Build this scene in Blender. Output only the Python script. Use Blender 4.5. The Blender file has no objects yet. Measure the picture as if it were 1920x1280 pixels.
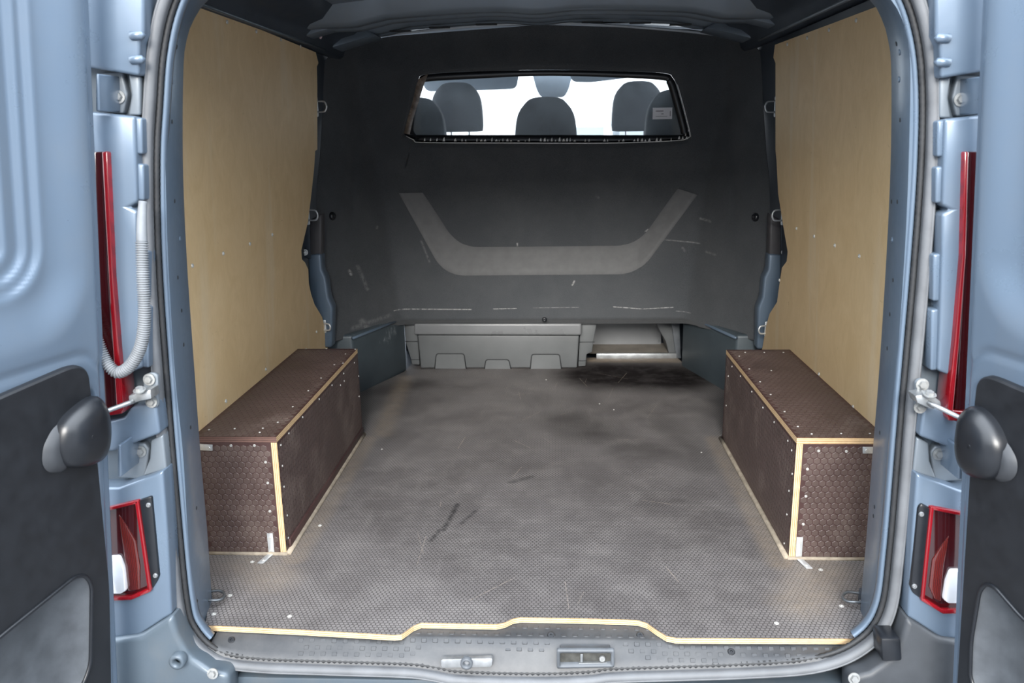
import bpy, bmesh, math, random
from mathutils import Vector, Matrix
import numpy as np
random.seed(7)
C = bpy.context.scene.collection
SC = bpy.context.scene
PI = math.pi

# ------------------------------------------------------------------ camera, light, exposure
CAM = Vector((0.0533, -1.57, 1.02)); FPX = 1563.6
_p, _y, _r = 0.2420, -0.0524, -0.0161
_F = Vector((math.sin(_y)*math.cos(_p), math.cos(_y)*math.cos(_p), -math.sin(_p)))
_X0 = Vector((math.cos(_y), -math.sin(_y), 0)); _U0 = _X0.cross(_F)
_X = math.cos(_r)*_X0 + math.sin(_r)*_U0; _U = -math.sin(_r)*_X0 + math.cos(_r)*_U0
cam = bpy.data.cameras.new('camera'); camo = bpy.data.objects.new('camera', cam); C.objects.link(camo)
cam.sensor_width = 36; cam.lens = 36*FPX/1920; cam.clip_start = .02
m = Matrix((_X, _U, -_F)).transposed().to_4x4(); m.translation = CAM; camo.matrix_world = m
cam.dof.use_dof = True; cam.dof.focus_distance = 2.3; cam.dof.aperture_fstop = 6.3
SC.camera = camo

W = bpy.data.worlds.new('sky'); SC.world = W; W.use_nodes = True
nt = W.node_tree; nt.nodes.clear()
_o = nt.nodes.new('ShaderNodeOutputWorld'); _b = nt.nodes.new('ShaderNodeBackground')
_g = nt.nodes.new('ShaderNodeTexCoord'); _s = nt.nodes.new('ShaderNodeSeparateXYZ'); _c = nt.nodes.new('ShaderNodeValToRGB')
nt.links.new(_g.outputs['Generated'], _s.inputs[0]); nt.links.new(_s.outputs['Z'], _c.inputs[0])
_c.color_ramp.elements[0].position = 0.0; _c.color_ramp.elements[0].color = (.32, .345, .37, 1)   # overcast: horizon a third of the zenith
_c.color_ramp.elements[1].position = 1.0; _c.color_ramp.elements[1].color = (.90, .98, 1.08, 1)
nt.links.new(_c.outputs[0], _b.inputs[0]); _b.inputs[1].default_value = 6.0
nt.links.new(_b.outputs[0], _o.inputs[0])
sun = bpy.data.lights.new('sun', 'SUN'); suno = bpy.data.objects.new('sun', sun); C.objects.link(suno)
sun.energy = 5.0; sun.angle = math.radians(26); sun.color = (1.0, .96, .90)
_el, _az = math.radians(22), math.radians(-3)      # behind the photographer, high haze
_d = Vector((-math.sin(_az)*math.cos(_el), math.cos(_az)*math.cos(_el), -math.sin(_el)))
suno.rotation_euler = _d.to_track_quat('-Z', 'Y').to_euler(); suno.location = (0, -6, 5)
SC.view_settings.view_transform = 'Standard'; SC.view_settings.look = 'None'
SC.view_settings.exposure = 0.55; SC.view_settings.gamma = 1; SC.view_settings.use_curve_mapping = False

# ------------------------------------------------------------------ measuring helpers
def ray(px, py): return _X*((px-960)/FPX) + _U*((640-py)/FPX) + _F
def at(px, py, x=None, y=None, z=None):
    d = ray(px, py)
    t = (x-CAM.x)/d.x if x is not None else (y-CAM.y)/d.y if y is not None else (z-CAM.z)/d.z
    return CAM + t*d
def onplane(px, py, P0, n):
    d = ray(px, py); return CAM + ((P0-CAM).dot(n)/d.dot(n))*d
# ------------------------------------------------------------------ object helpers
ORG = {}
def tag(o, label=None, cat=None, group=None, kind=None):
    if label: o['label'] = label
    if cat: o['category'] = cat
    if group: o['group'] = group
    if kind: o['kind'] = kind
    return o
def thing(name, label, cat, loc=(0, 0, 0), group=None):
    o = bpy.data.objects.new(name, None); C.objects.link(o); o.location = loc; o.empty_display_size = .05
    ORG[o.name] = Vector(loc); return tag(o, label, cat, group)
def link(name, me, parent=None):
    o = bpy.data.objects.new(name, me); C.objects.link(o)
    if parent: o.parent = parent
    ORG[o.name] = ORG.get(parent.name, Vector()) if parent else Vector()
    return o
def mesh(name, V, F, mat, parent=None, smooth=False, fm=None):
    og = ORG.get(parent.name, Vector()) if parent else Vector()
    me = bpy.data.meshes.new(name); me.from_pydata([tuple(Vector(v)-og) for v in V], [], F)
    mats = mat if isinstance(mat, (list, tuple)) else [mat]
    for k in mats: me.materials.append(k)
    if fm: me.polygons.foreach_set('material_index', fm)
    if smooth: me.shade_smooth()
    me.update(); return link(name, me, parent)
def bobj(name, bm, mat, parent=None, smooth=False, angle=None):
    og = ORG.get(parent.name, Vector()) if parent else Vector()
    bmesh.ops.recalc_face_normals(bm, faces=bm.faces)
    bmesh.ops.translate(bm, verts=bm.verts, vec=-og)
    me = bpy.data.meshes.new(name); bm.to_mesh(me); bm.free()
    mats = mat if isinstance(mat, (list, tuple)) else [mat]
    for k in mats: me.materials.append(k)
    if smooth: me.shade_smooth()
    if angle: me.set_sharp_from_angle(angle=math.radians(angle))
    return link(name, me, parent)
def bev(bm, w, seg=2, ang=25):
    es = [e for e in bm.edges if len(e.link_faces) == 2 and e.calc_face_angle(0) > math.radians(ang)]
    if es and w > 0: bmesh.ops.bevel(bm, geom=es, offset=w, segments=seg, profile=.5, affect='EDGES', clamp_overlap=True)
def abox(bm, x0, x1, y0, y1, z0, z1):
    mt = Matrix.Translation(((x0+x1)/2, (y0+y1)/2, (z0+z1)/2)) @ Matrix.Diagonal((abs(x1-x0), abs(y1-y0), abs(z1-z0), 1))
    return bmesh.ops.create_cube(bm, size=1, matrix=mt)
def box(name, x0, x1, y0, y1, z0, z1, mat, parent=None, b=.003, seg=2):
    bm = bmesh.new(); abox(bm, x0, x1, y0, y1, z0, z1); bev(bm, b, seg)
    return bobj(name, bm, mat, parent, True, 40)
def prism_bm(bm, poly, vec):
    n = len(poly); vec = Vector(vec)
    a = [bm.verts.new(p) for p in poly]; b = [bm.verts.new(Vector(p)+vec) for p in poly]
    bm.faces.new(a); bm.faces.new(b[::-1])
    for i in range(n): bm.faces.new((a[i], b[i], b[(i+1) % n], a[(i+1) % n]))
def prism(name, poly, vec, mat, parent=None, b=.004, seg=2, tri=True):
    bm = bmesh.new(); prism_bm(bm, poly, vec); bmesh.ops.recalc_face_normals(bm, faces=bm.faces)
    bev(bm, b, seg)
    if tri: bmesh.ops.triangulate(bm, faces=[f for f in bm.faces if len(f.verts) > 4])
    return bobj(name, bm, mat, parent, True, 35)
def rounded(poly, r, seg=5):
    """round the corners of a polygon of Vectors"""
    out = []; n = len(poly); poly = [Vector(p) for p in poly]
    for i in range(n):
        p, a, b = poly[i], poly[i-1], poly[(i+1) % n]
        rr = r[i] if isinstance(r, (list, tuple)) else r
        d1 = (a-p); d2 = (b-p); k = min(rr, d1.length*.48, d2.length*.48)
        if k < 1e-5: out.append(p); continue
        p1 = p+d1.normalized()*k; p2 = p+d2.normalized()*k
        for j in range(seg+1):
            t = j/seg; out.append((1-t)**2*p1 + 2*t*(1-t)*p + t*t*p2)
    return out
def smoothpath(pts, n, closed=False):
    pts = [Vector(p) for p in pts]; N = len(pts); res = []
    segs = N if closed else N-1
    for i in range(segs):
        g = (lambda k: pts[k % N]) if closed else (lambda k: pts[min(max(k, 0), N-1)])
        p0, p1, p2, p3 = g(i-1), g(i), g(i+1), g(i+2)
        for j in range(24):
            t = j/24
            res.append(.5*((2*p1)+(p2-p0)*t+(2*p0-5*p1+4*p2-p3)*t*t+(3*p1-p0-3*p2+p3)*t**3))
    res.append(pts[0].copy() if closed else pts[-1].copy())
    L = [0]
    for a, b in zip(res, res[1:]): L.append(L[-1]+(b-a).length)
    out = []; k = 0
    cnt = n if closed else n-1
    for i in range(n):
        s = L[-1]*i/cnt
        while k < len(L)-2 and L[k+1] < s: k += 1
        t = (s-L[k])/max(1e-9, L[k+1]-L[k]); out.append(res[k].lerp(res[k+1], min(1, t)))
    return out
def tube(name, pts, r, mat, parent=None, seg=10, closed=False, caps=True):
    n = len(pts); pts = [Vector(p) for p in pts]
    V = []; F = []; prev = None
    for i in range(n):
        a = pts[i-1] if (closed or i > 0) else pts[i]; b = pts[(i+1) % n] if (closed or i < n-1) else pts[i]
        t = (b-a).normalized()
        if prev is None: u = t.orthogonal().normalized()
        else: u = (prev-t*prev.dot(t)).normalized()
        prev = u; w = t.cross(u); rr = r[i] if isinstance(r, (list, tuple)) else r
        for k in range(seg): V.append(pts[i]+rr*(math.cos(2*PI*k/seg)*u+math.sin(2*PI*k/seg)*w))
    for i in range(n if closed else n-1):
        j = (i+1) % n
        for k in range(seg): F.append((i*seg+k, i*seg+(k+1) % seg, j*seg+(k+1) % seg, j*seg+k))
    if caps and not closed: F.append(tuple(range(seg))[::-1]); F.append(tuple((n-1)*seg+k for k in range(seg)))
    return mesh(name, V, F, mat, parent, True)
def gridmesh(name, P, mat, parent=None, closed_u=False, smooth=True, mask=None):
    """P[i][j] of Vectors"""
    ni, nj = len(P), len(P[0]); V = [p for row in P for p in row]; F = []
    for i in range(ni if closed_u else ni-1):
        for j in range(nj-1):
            q = ((i+1) % ni)
            F.append((i*nj+j, i*nj+j+1, q*nj+j+1, q*nj+j))
    return mesh(name, V, F, mat, parent, smooth)
def disc_mesh(nm, r, h, mat, seg=12, hexa=False, recess=True):
    """a screw or bolt head pointing along +Z"""
    bm = bmesh.new()
    s = 6 if hexa else seg
    prof = [(r, 0), (r, h*.5), (r*.8, h)] + ([(r*.35, h), (r*.25, h*.4)] if recess and not hexa else [])
    rings = [[bm.verts.new((a*math.cos(2*PI*k/s), a*math.sin(2*PI*k/s), z)) for k in range(s)] for a, z in prof]
    for A, B in zip(rings, rings[1:]):
        for k in range(s): bm.faces.new((A[k], A[(k+1) % s], B[(k+1) % s], B[k]))
    bm.faces.new(rings[-1])
    if hexa:   # washer below
        w = [[bm.verts.new((a*math.cos(2*PI*k/14), a*math.sin(2*PI*k/14), z)) for k in range(14)] for a, z in ((r*1.45, 0), (r*1.45, h*.25), (r*.9, h*.27))]
        for A, B in zip(w, w[1:]):
            for k in range(14): bm.faces.new((A[k], A[(k+1) % 14], B[(k+1) % 14], B[k]))
    bmesh.ops.recalc_face_normals(bm, faces=bm.faces)
    me = bpy.data.meshes.new(nm); bm.to_mesh(me); bm.free(); me.materials.append(mat); return me
def place(name, me, pos, normal, parent=None):
    o = link(name, me, parent); og = ORG.get(parent.name, Vector()) if parent else Vector()
    o.location = Vector(pos)-og; o.rotation_mode = 'QUATERNION'
    o.rotation_quaternion = Vector(normal).to_track_quat('Z', 'Y'); return o

from mathutils.bvhtree import BVHTree
def hit(o, px, py):
    """point and normal where a sight line meets a built surface"""
    me = o.data; og = ORG[o.name]
    bv = BVHTree.FromPolygons([v.co+og for v in me.vertices], [tuple(f.vertices) for f in me.polygons])
    d = ray(px, py).normalized(); p, n, i, t = bv.ray_cast(CAM, d)
    if p is None: return None, None
    return p, (n if n.dot(d) < 0 else -n)
# ------------------------------------------------------------------ material helpers
def newmat(name):
    mt = bpy.data.materials.new(name); mt.use_nodes = True; t = mt.node_tree
    return mt, t, t.nodes['Principled BSDF']
def nd(t, typ, **kw):
    n = t.nodes.new(typ)
    for k, v in kw.items():
        if k in ('operation', 'blend_type', 'data_type', 'noise_dimensions', 'feature', 'wave_type', 'bands_direction', 'interpolation_type', 'use_clamp'): setattr(n, k, v)
    return n
def L(t, a, b): t.links.new(a, b)
def ramp(t, src, stops):
    r = nd(t, 'ShaderNodeValToRGB'); e = r.color_ramp.elements
    while len(e) < len(stops): e.new(.5)
    for k, (p, c) in enumerate(stops):
        e[k].position = p; e[k].color = (c, c, c, 1) if not isinstance(c, (tuple, list)) else (*c, 1)
    L(t, src, r.inputs[0]); return r.outputs[0]
def noise(t, scale, detail=4, rough=.55, mapping=None, dist=0):
    n = nd(t, 'ShaderNodeTexNoise'); n.inputs['Scale'].default_value = scale; n.inputs['Detail'].default_value = detail
    n.inputs['Roughness'].default_value = rough; n.inputs['Distortion'].default_value = dist
    if mapping: L(t, coords(t, mapping), n.inputs['Vector'])
    else: L(t, coords(t), n.inputs['Vector'])
    return n.outputs['Fac']
def coords(t, scale=None):
    c = nd(t, 'ShaderNodeTexCoord').outputs['Object']
    if scale is None: return c
    mp = nd(t, 'ShaderNodeMapping'); mp.inputs['Scale'].default_value = scale; L(t, c, mp.inputs[0]); return mp.outputs[0]
def mixc(t, fac, a, b, mode='MIX'):
    m_ = nd(t, 'ShaderNodeMix', data_type='RGBA', blend_type=mode)
    for k, v in ((0, fac), (6, a), (7, b)):
        if hasattr(v, 'links'): L(t, v, m_.inputs[k])
        elif k == 0: m_.inputs[0].default_value = v
        else: m_.inputs[k].default_value = (*v, 1)
    return m_.outputs[2]
def math_(t, op, a, b=None, c=None, clamp=False):
    n = nd(t, 'ShaderNodeMath', operation=op); n.use_clamp = clamp
    for i, v in enumerate((a, b, c)):
        if v is None: continue
        if hasattr(v, 'links'): L(t, v, n.inputs[i])
        else: n.inputs[i].default_value = v
    return n.outputs[0]
def bump(t, b, h, strength, dist=.001):
    n = nd(t, 'ShaderNodeBump'); n.inputs['Strength'].default_value = strength; n.inputs['Distance'].default_value = dist
    L(t, h, n.inputs['Height']); L(t, n.outputs[0], b.inputs['Normal'])
# distance to a segment, as a soft mask (marks, scratches, stains)
SEG = bpy.data.node_groups.new('segment_mask', 'ShaderNodeTree')
for nm, ty in (('P', 'NodeSocketVector'), ('A', 'NodeSocketVector'), ('B', 'NodeSocketVector'), ('W', 'NodeSocketFloat'), ('Soft', 'NodeSocketFloat')):
    SEG.interface.new_socket(nm, in_out='INPUT', socket_type=ty)
SEG.interface.new_socket('Mask', in_out='OUTPUT', socket_type='NodeSocketFloat')
def _seg():
    t = SEG; gi = t.nodes.new('NodeGroupInput'); go = t.nodes.new('NodeGroupOutput')
    def vm(op, a, b=None):
        n = t.nodes.new('ShaderNodeVectorMath'); n.operation = op; L(t, a, n.inputs[0])
        if b is not None: L(t, b, n.inputs[1])
        return n
    pa = vm('SUBTRACT', gi.outputs['P'], gi.outputs['A']).outputs[0]; ba = vm('SUBTRACT', gi.outputs['B'], gi.outputs['A']).outputs[0]
    h = math_(t, 'DIVIDE', vm('DOT_PRODUCT', pa, ba).outputs['Value'], vm('DOT_PRODUCT', ba, ba).outputs['Value'], clamp=True)
    sc = t.nodes.new('ShaderNodeVectorMath'); sc.operation = 'SCALE'; L(t, ba, sc.inputs[0]); L(t, h, sc.inputs['Scale'])
    d = vm('LENGTH', vm('SUBTRACT', pa, sc.outputs[0]).outputs[0]).outputs['Value']
    mr = t.nodes.new('ShaderNodeMapRange'); mr.interpolation_type = 'SMOOTHSTEP'
    L(t, d, mr.inputs['Value']); L(t, math_(t, 'MULTIPLY', gi.outputs['W'], gi.outputs['Soft']), mr.inputs['From Min']); L(t, gi.outputs['W'], mr.inputs['From Max'])
    mr.inputs['To Min'].default_value = 1; mr.inputs['To Max'].default_value = 0
    L(t, mr.outputs[0], go.inputs[0])
_seg()
def marks(t, P, segs, breakup=None):
    """max of soft segment masks; segs = (A, B, width, strength, soft)"""
    cur = None
    for A, B, w, s, so in segs:
        n = t.nodes.new('ShaderNodeGroup'); n.node_tree = SEG; L(t, P, n.inputs['P'])
        B = Vector(B)
        if (Vector(A)-B).length < 1e-5: B = B+Vector((1e-4, 1e-4, 1e-4))
        n.inputs['A'].default_value = A; n.inputs['B'].default_value = B; n.inputs['W'].default_value = w; n.inputs['Soft'].default_value = so
        v = math_(t, 'MULTIPLY', n.outputs[0], s)
        cur = v if cur is None else math_(t, 'MAXIMUM', cur, v)
    if breakup is not None: cur = math_(t, 'MULTIPLY', cur, breakup)
    return cur
def simple(name, col, rough=.5, metal=0, var=.12, vscale=12, bumps=0, bscale=200, coat=0, spec=None):
    mt, t, b = newmat(name); b.inputs['Metallic'].default_value = metal
    f = noise(t, vscale, 5)
    dark = tuple(c*(1-var) for c in col); lite = tuple(min(1, c*(1+var)) for c in col)
    L(t, ramp(t, f, [(.3, dark), (.7, lite)]), b.inputs['Base Color'])
    L(t, ramp(t, f, [(.25, max(0, rough-.06)), (.75, min(1, rough+.06))]), b.inputs['Roughness'])
    if coat: b.inputs['Coat Weight'].default_value = coat; b.inputs['Coat Roughness'].default_value = .15
    if spec is not None: b.inputs['Specular IOR Level'].default_value = spec
    if bumps: bump(t, b, noise(t, bscale, 3), bumps)
    return mt

def paint_mat(name, col, rough, dirt=.35, dirtcol=(.20, .18, .15)):
    mt, t, b = newmat(name)
    d = noise(t, 9, 8, .65); s = noise(t, 5, 6, .6, (3, 3, .5))
    base = mixc(t, ramp(t, d, [(.35, 0.), (.7, .25)]), col, tuple(c*.8 for c in col))
    L(t, mixc(t, ramp(t, math_(t, 'MULTIPLY', d, s), [(.22, 0.), (.55, dirt)]), base, dirtcol), b.inputs['Base Color'])
    L(t, ramp(t, d, [(.3, rough-.06), (.7, rough+.12)]), b.inputs['Roughness'])
    b.inputs['Metallic'].default_value = .25
    b.inputs['Coat Weight'].default_value = .35; b.inputs['Coat Roughness'].default_value = .18
    bump(t, b, noise(t, 60, 2), .03); return mt
PAINT = paint_mat('blue_grey_paint', (.118, .160, .215), .30, .12)
PAINT_IN = paint_mat('blue_grey_paint_inside', (.100, .140, .190), .40, .15)
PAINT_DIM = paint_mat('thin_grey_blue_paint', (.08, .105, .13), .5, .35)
ROOFP = paint_mat('brightened_roof_paint', (.15, .185, .225), .45, .2)  # inside body paint lightened: brighter light on the roof put into the colour
SEALANT = paint_mat('grey_primer', (.165, .19, .215), .5, .2)
STEEL = simple('galvanised_steel', (.36, .375, .385), .42, .8, .2, 40)
BOLT = simple('zinc_bolt', (.36, .365, .36), .42, .7, .15, 90)
STEELIN = simple('brightened_inside_steel', (.66, .68, .69), .38, .6, .15, 40)  # galvanised steel, colour lightened to offset the dim light inside
SCREWM = simple('brightened_inside_screw', (.56, .55, .52), .4, .35, .1, 90)  # bolt zinc lightened in colour for screws in the dim interior
BRUSH = simple('dull_steel', (.45, .46, .47), .4, .8, .2, 40)
BLACKP = simple('black_grained_plastic', (.0075, .0088, .0115), .5, 0, .2, 30, .25, 700)
BLACKS = simple('black_smooth_plastic', (.009, .0105, .0135), .32, 0, .15, 20, .05, 500)
GREYTRIM = simple('mid_grey_plastic', (.08, .088, .098), .5, 0, .2, 30, .2, 500)
RUBBER = simple('weathered_grey_rubber', (.115, .12, .128), .6, 0, .2, 14, .15, 300)
DARKRUB = simple('black_rubber', (.018, .019, .021), .6, 0, .2, 40, .3, 600)
CONDUIT = simple('dusty_grey_conduit', (.16, .172, .185), .6, 0, .15, 30)
DARKMETAL = simple('dark_painted_steel', (.035, .045, .06), .45, .2, .2, 10)
GREYBIN = simple('grey_bin_plastic', (.085, .090, .093), .45, 0, .10, 9, .08, 400)
BINLID = simple('pale_grey_bin_lip', (.15, .155, .16), .3, 0, .08, 9)
GROOVE = simple('dark_groove', (.02, .022, .024), .7, 0)
HOLLOW = simple('dark_grey_hollow_plastic', (.035, .038, .043), .5)
POCKET = simple('pocket_plastic', (.06, .066, .074), .5, 0, .2, 30, .2, 500)
CORNERP = simple('dark_corner_plastic', (.040, .044, .050), .5, 0, .2, 14, .2, 400)
WHITE = simple('white_paper', (.86, .83, .86), .6, 0, .03)
_t=WHITE.node_tree; _tl=_t.nodes.new('ShaderNodeBsdfTranslucent'); _mx=_t.nodes.new('ShaderNodeMixShader'); _mx.inputs[0].default_value=.45
L(_t, _t.nodes['Principled BSDF'].outputs[0], _mx.inputs[1]); L(_t, _tl.outputs[0], _mx.inputs[2]); L(_t, _mx.outputs[0], _t.nodes['Material Output'].inputs[0])
PRINT = simple('grey_print', (.30, .28, .30), .7, 0, .1)
SEATCLOTH = simple('dark_seat_cloth', (.045, .048, .055), .85, 0, .2, 60, .3, 500)
VISORM = simple('pale_grey_visor', (.30, .35, .40), .7, 0, .08, 8)
DASHM = simple('dashboard_plastic', (.09, .10, .11), .6, 0, .15, 10)
PILLARBR = simple('brown_grey_pillar_cover', (.055, .052, .055), .45, 0, .15, 20)
REDWIRE = simple('red_wire', (.45, .03, .02), .5)
PINKCLIP = simple('pale_pink_clip', (.62, .48, .50), .5)
WHITELENS = simple('clear_reversing_lens', (.92, .93, .95), .12, .35, .05, 30)
BEAD = simple('dusty_sealant_bead', (.30, .25, .19), .85, 0, .3, 50, .4, 300)
ASPH = simple('asphalt', (.16, .16, .165), .9, 0, .25, 60, .5, 200)

def redlens(name, col, rough):
    mt, t, b = newmat(name)
    w = nd(t, 'ShaderNodeTexWave', bands_direction='X'); w.inputs['Scale'].default_value = 90; L(t, coords(t), w.inputs[0])
    L(t, ramp(t, w.outputs['Fac'], [(.2, tuple(c*.75 for c in col)), (.8, col)]), b.inputs['Base Color'])
    b.inputs['Roughness'].default_value = rough; b.inputs['Coat Weight'].default_value = 1; b.inputs['Coat Roughness'].default_value = .04
    return mt
RED = redlens('bright_red_lens', (.20, .003, .007), .2)
REDDARK = redlens('dark_red_lens', (.032, .003, .004), .15)
REDMID = redlens('mid_red_reflector', (.09, .010, .008), .2)

def glassmat(name, haze, tint=(1, 1, 1)):
    mt = bpy.data.materials.new(name); mt.use_nodes = True; t = mt.node_tree; t.nodes.clear()
    out = nd(t, 'ShaderNodeOutputMaterial'); tr = nd(t, 'ShaderNodeBsdfTransparent'); gl = nd(t, 'ShaderNodeBsdfGlossy'); tl = nd(t, 'ShaderNodeBsdfTranslucent')
    gl.inputs['Roughness'].default_value = .05; tr.inputs[0].default_value = (*tint, 1); tl.inputs[0].default_value = (.8, .92, 1, 1)
    fr = nd(t, 'ShaderNodeFresnel'); fr.inputs[0].default_value = 1.45
    a = nd(t, 'ShaderNodeMixShader'); bb = nd(t, 'ShaderNodeMixShader')
    L(t, fr.outputs[0], a.inputs[0]); L(t, tr.outputs[0], a.inputs[1]); L(t, gl.outputs[0], a.inputs[2])
    hz = ramp(t, noise(t, 7, 8, .7), [(.3, haze*.4), (.75, haze*1.8)])
    L(t, hz, bb.inputs[0]); L(t, a.outputs[0], bb.inputs[1]); L(t, tl.outputs[0], bb.inputs[2]); L(t, bb.outputs[0], out.inputs[0])
    return mt
HAZEGLASS = glassmat('scratched_window_glass', .11, (.96, .99, 1))
GLASS = glassmat('windscreen_glass', .01)
GLINTFILM = simple('glint_white_torn_film', (.85, .84, .82), .2, .2, .1, 60)  # torn film whitened: its glint is put into the colour

def birch():
    mt, t, b = newmat('birch_plywood')
    big = noise(t, 2.2, 5, .6, (1, 1.2, .6)); fig = noise(t, 6, 7, .6, (1, 1.5, 1.1), 1.5); fine = noise(t, 60, 4, .6, (1, 6, .6))
    streak = noise(t, 2.2, 3, .5, (1, 4.2, .5))
    c = mixc(t, ramp(t, fig, [(.3, 0.), (.7, 1.)]), (.635, .445, .225), (.725, .53, .295))
    c = mixc(t, ramp(t, big, [(.35, 0.), (.7, .35)]), c, (.78, .60, .36))
    c = mixc(t, ramp(t, streak, [(.60, 0.), (.70, .5)]), c, (.72, .58, .385))
    c = mixc(t, ramp(t, fine, [(.35, .12), (.6, 0.)]), c, (.42, .285, .15))
    fleck = noise(t, 22, 3, .6, (1, 1, 1.6), 2)
    c = mixc(t, ramp(t, fleck, [(.70, 0.), (.76, .45)]), c, (.33, .19, .09))
    L(t, c, b.inputs['Base Color']); b.inputs['Roughness'].default_value = .62; bump(t, b, fine, .08, .0006); return mt
BIRCH = birch()
def plyedge(axis, name, a=(.66, .48, .27), bcol=(.36, .20, .09)):
    mt, t, b = newmat(name)
    s = nd(t, 'ShaderNodeSeparateXYZ'); L(t, coords(t), s.inputs[0])
    k = math_(t, 'SINE', math_(t, 'MULTIPLY', s.outputs[axis], 2*PI/.0045))
    n = noise(t, 60, 4)
    f = math_(t, 'ADD', k, math_(t, 'MULTIPLY', math_(t, 'SUBTRACT', n, .5), 1.6))
    L(t, ramp(t, math_(t, 'MULTIPLY_ADD', f, .5, .5), [(.05, bcol), (.55, a), (.95, tuple(min(1, x*1.12) for x in a))]), b.inputs['Base Color'])
    b.inputs['Roughness'].default_value = .75; return mt
EDGEX, EDGEY, EDGEZ = plyedge(0, 'ply_edge_x'), plyedge(1, 'ply_edge_y'), plyedge(2, 'ply_edge_z')
EDGERED = plyedge(2, 'stained_ply_edge', (.13, .07, .055), (.055, .026, .02))
def film(name, col, groove, segs=None, segcol=(.5, .5, .52), wear=.25):
    mt, t, b = newmat(name)
    n = noise(t, 14, 8, .65); n2 = noise(t, 4, 5, .6)
    c = mixc(t, ramp(t, n, [(.3, 0.), (.75, 1.)]), tuple(x*.8 for x in col), tuple(x*1.25 for x in col))
    c = mixc(t, ramp(t, math_(t, 'MULTIPLY', n, n2), [(.26, 0.), (.42, wear)]), c, (.24, .20, .165))
    if segs:
        c = mixc(t, marks(t, coords(t), segs, ramp(t, noise(t, 90, 4, .7), [(.42, 0.), (.62, 1.)])), c, segcol)
    L(t, c, b.inputs['Base Color']); L(t, ramp(t, n, [(.3, .40), (.7, .6)]), b.inputs['Roughness']); return mt
FILM = film('brown_phenolic_film', (.084, .057, .050), None)
FILMBASE = film('red_brown_film_groove', (.055, .027, .025), None, wear=.1)

# ------------------------------------------------------------------ floor material: 1 cm hexagon emboss, dust, dark stain, scuffs
def hexgroup():
    g = bpy.data.node_groups.new('hexagon_distance', 'ShaderNodeTree')
    g.interface.new_socket('P', in_out='INPUT', socket_type='NodeSocketVector'); g.interface.new_socket('Edge', in_out='OUTPUT', socket_type='NodeSocketFloat')
    gi = g.nodes.new('NodeGroupInput'); go = g.nodes.new('NodeGroupOutput'); R3 = math.sqrt(3)
    def vm(op, a, b=None):
        n = g.nodes.new('ShaderNodeVectorMath'); n.operation = op
        for i, v in enumerate((a, b)):
            if v is None: continue
            if hasattr(v, 'links'): L(g, v, n.inputs[i])
            else: n.inputs[i].default_value = v
        return n
    r = (1, R3, 1); h = (.5, R3/2, 0)
    p = vm('MULTIPLY', gi.outputs[0], (1, 1, 0)).outputs[0]; p = vm('ADD', p, (1000, 1000*R3, 0)).outputs[0]
    a = vm('SUBTRACT', vm('MODULO', p, r).outputs[0], h).outputs[0]
    bb = vm('SUBTRACT', vm('MODULO', vm('SUBTRACT', p, h).outputs[0], r).outputs[0], h).outputs[0]
    def hd(v):
        ab = vm('ABSOLUTE', v).outputs[0]; s = g.nodes.new('ShaderNodeSeparateXYZ'); L(g, ab, s.inputs[0])
        return math_(g, 'MAXIMUM', s.outputs[0], vm('DOT_PRODUCT', ab, (.5, R3/2, 0)).outputs['Value'])
    d = math_(g, 'MINIMUM', hd(a), hd(bb))
    L(g, math_(g, 'SUBTRACT', .5, d), go.inputs[0]); return g
HEXG = hexgroup()
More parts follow.
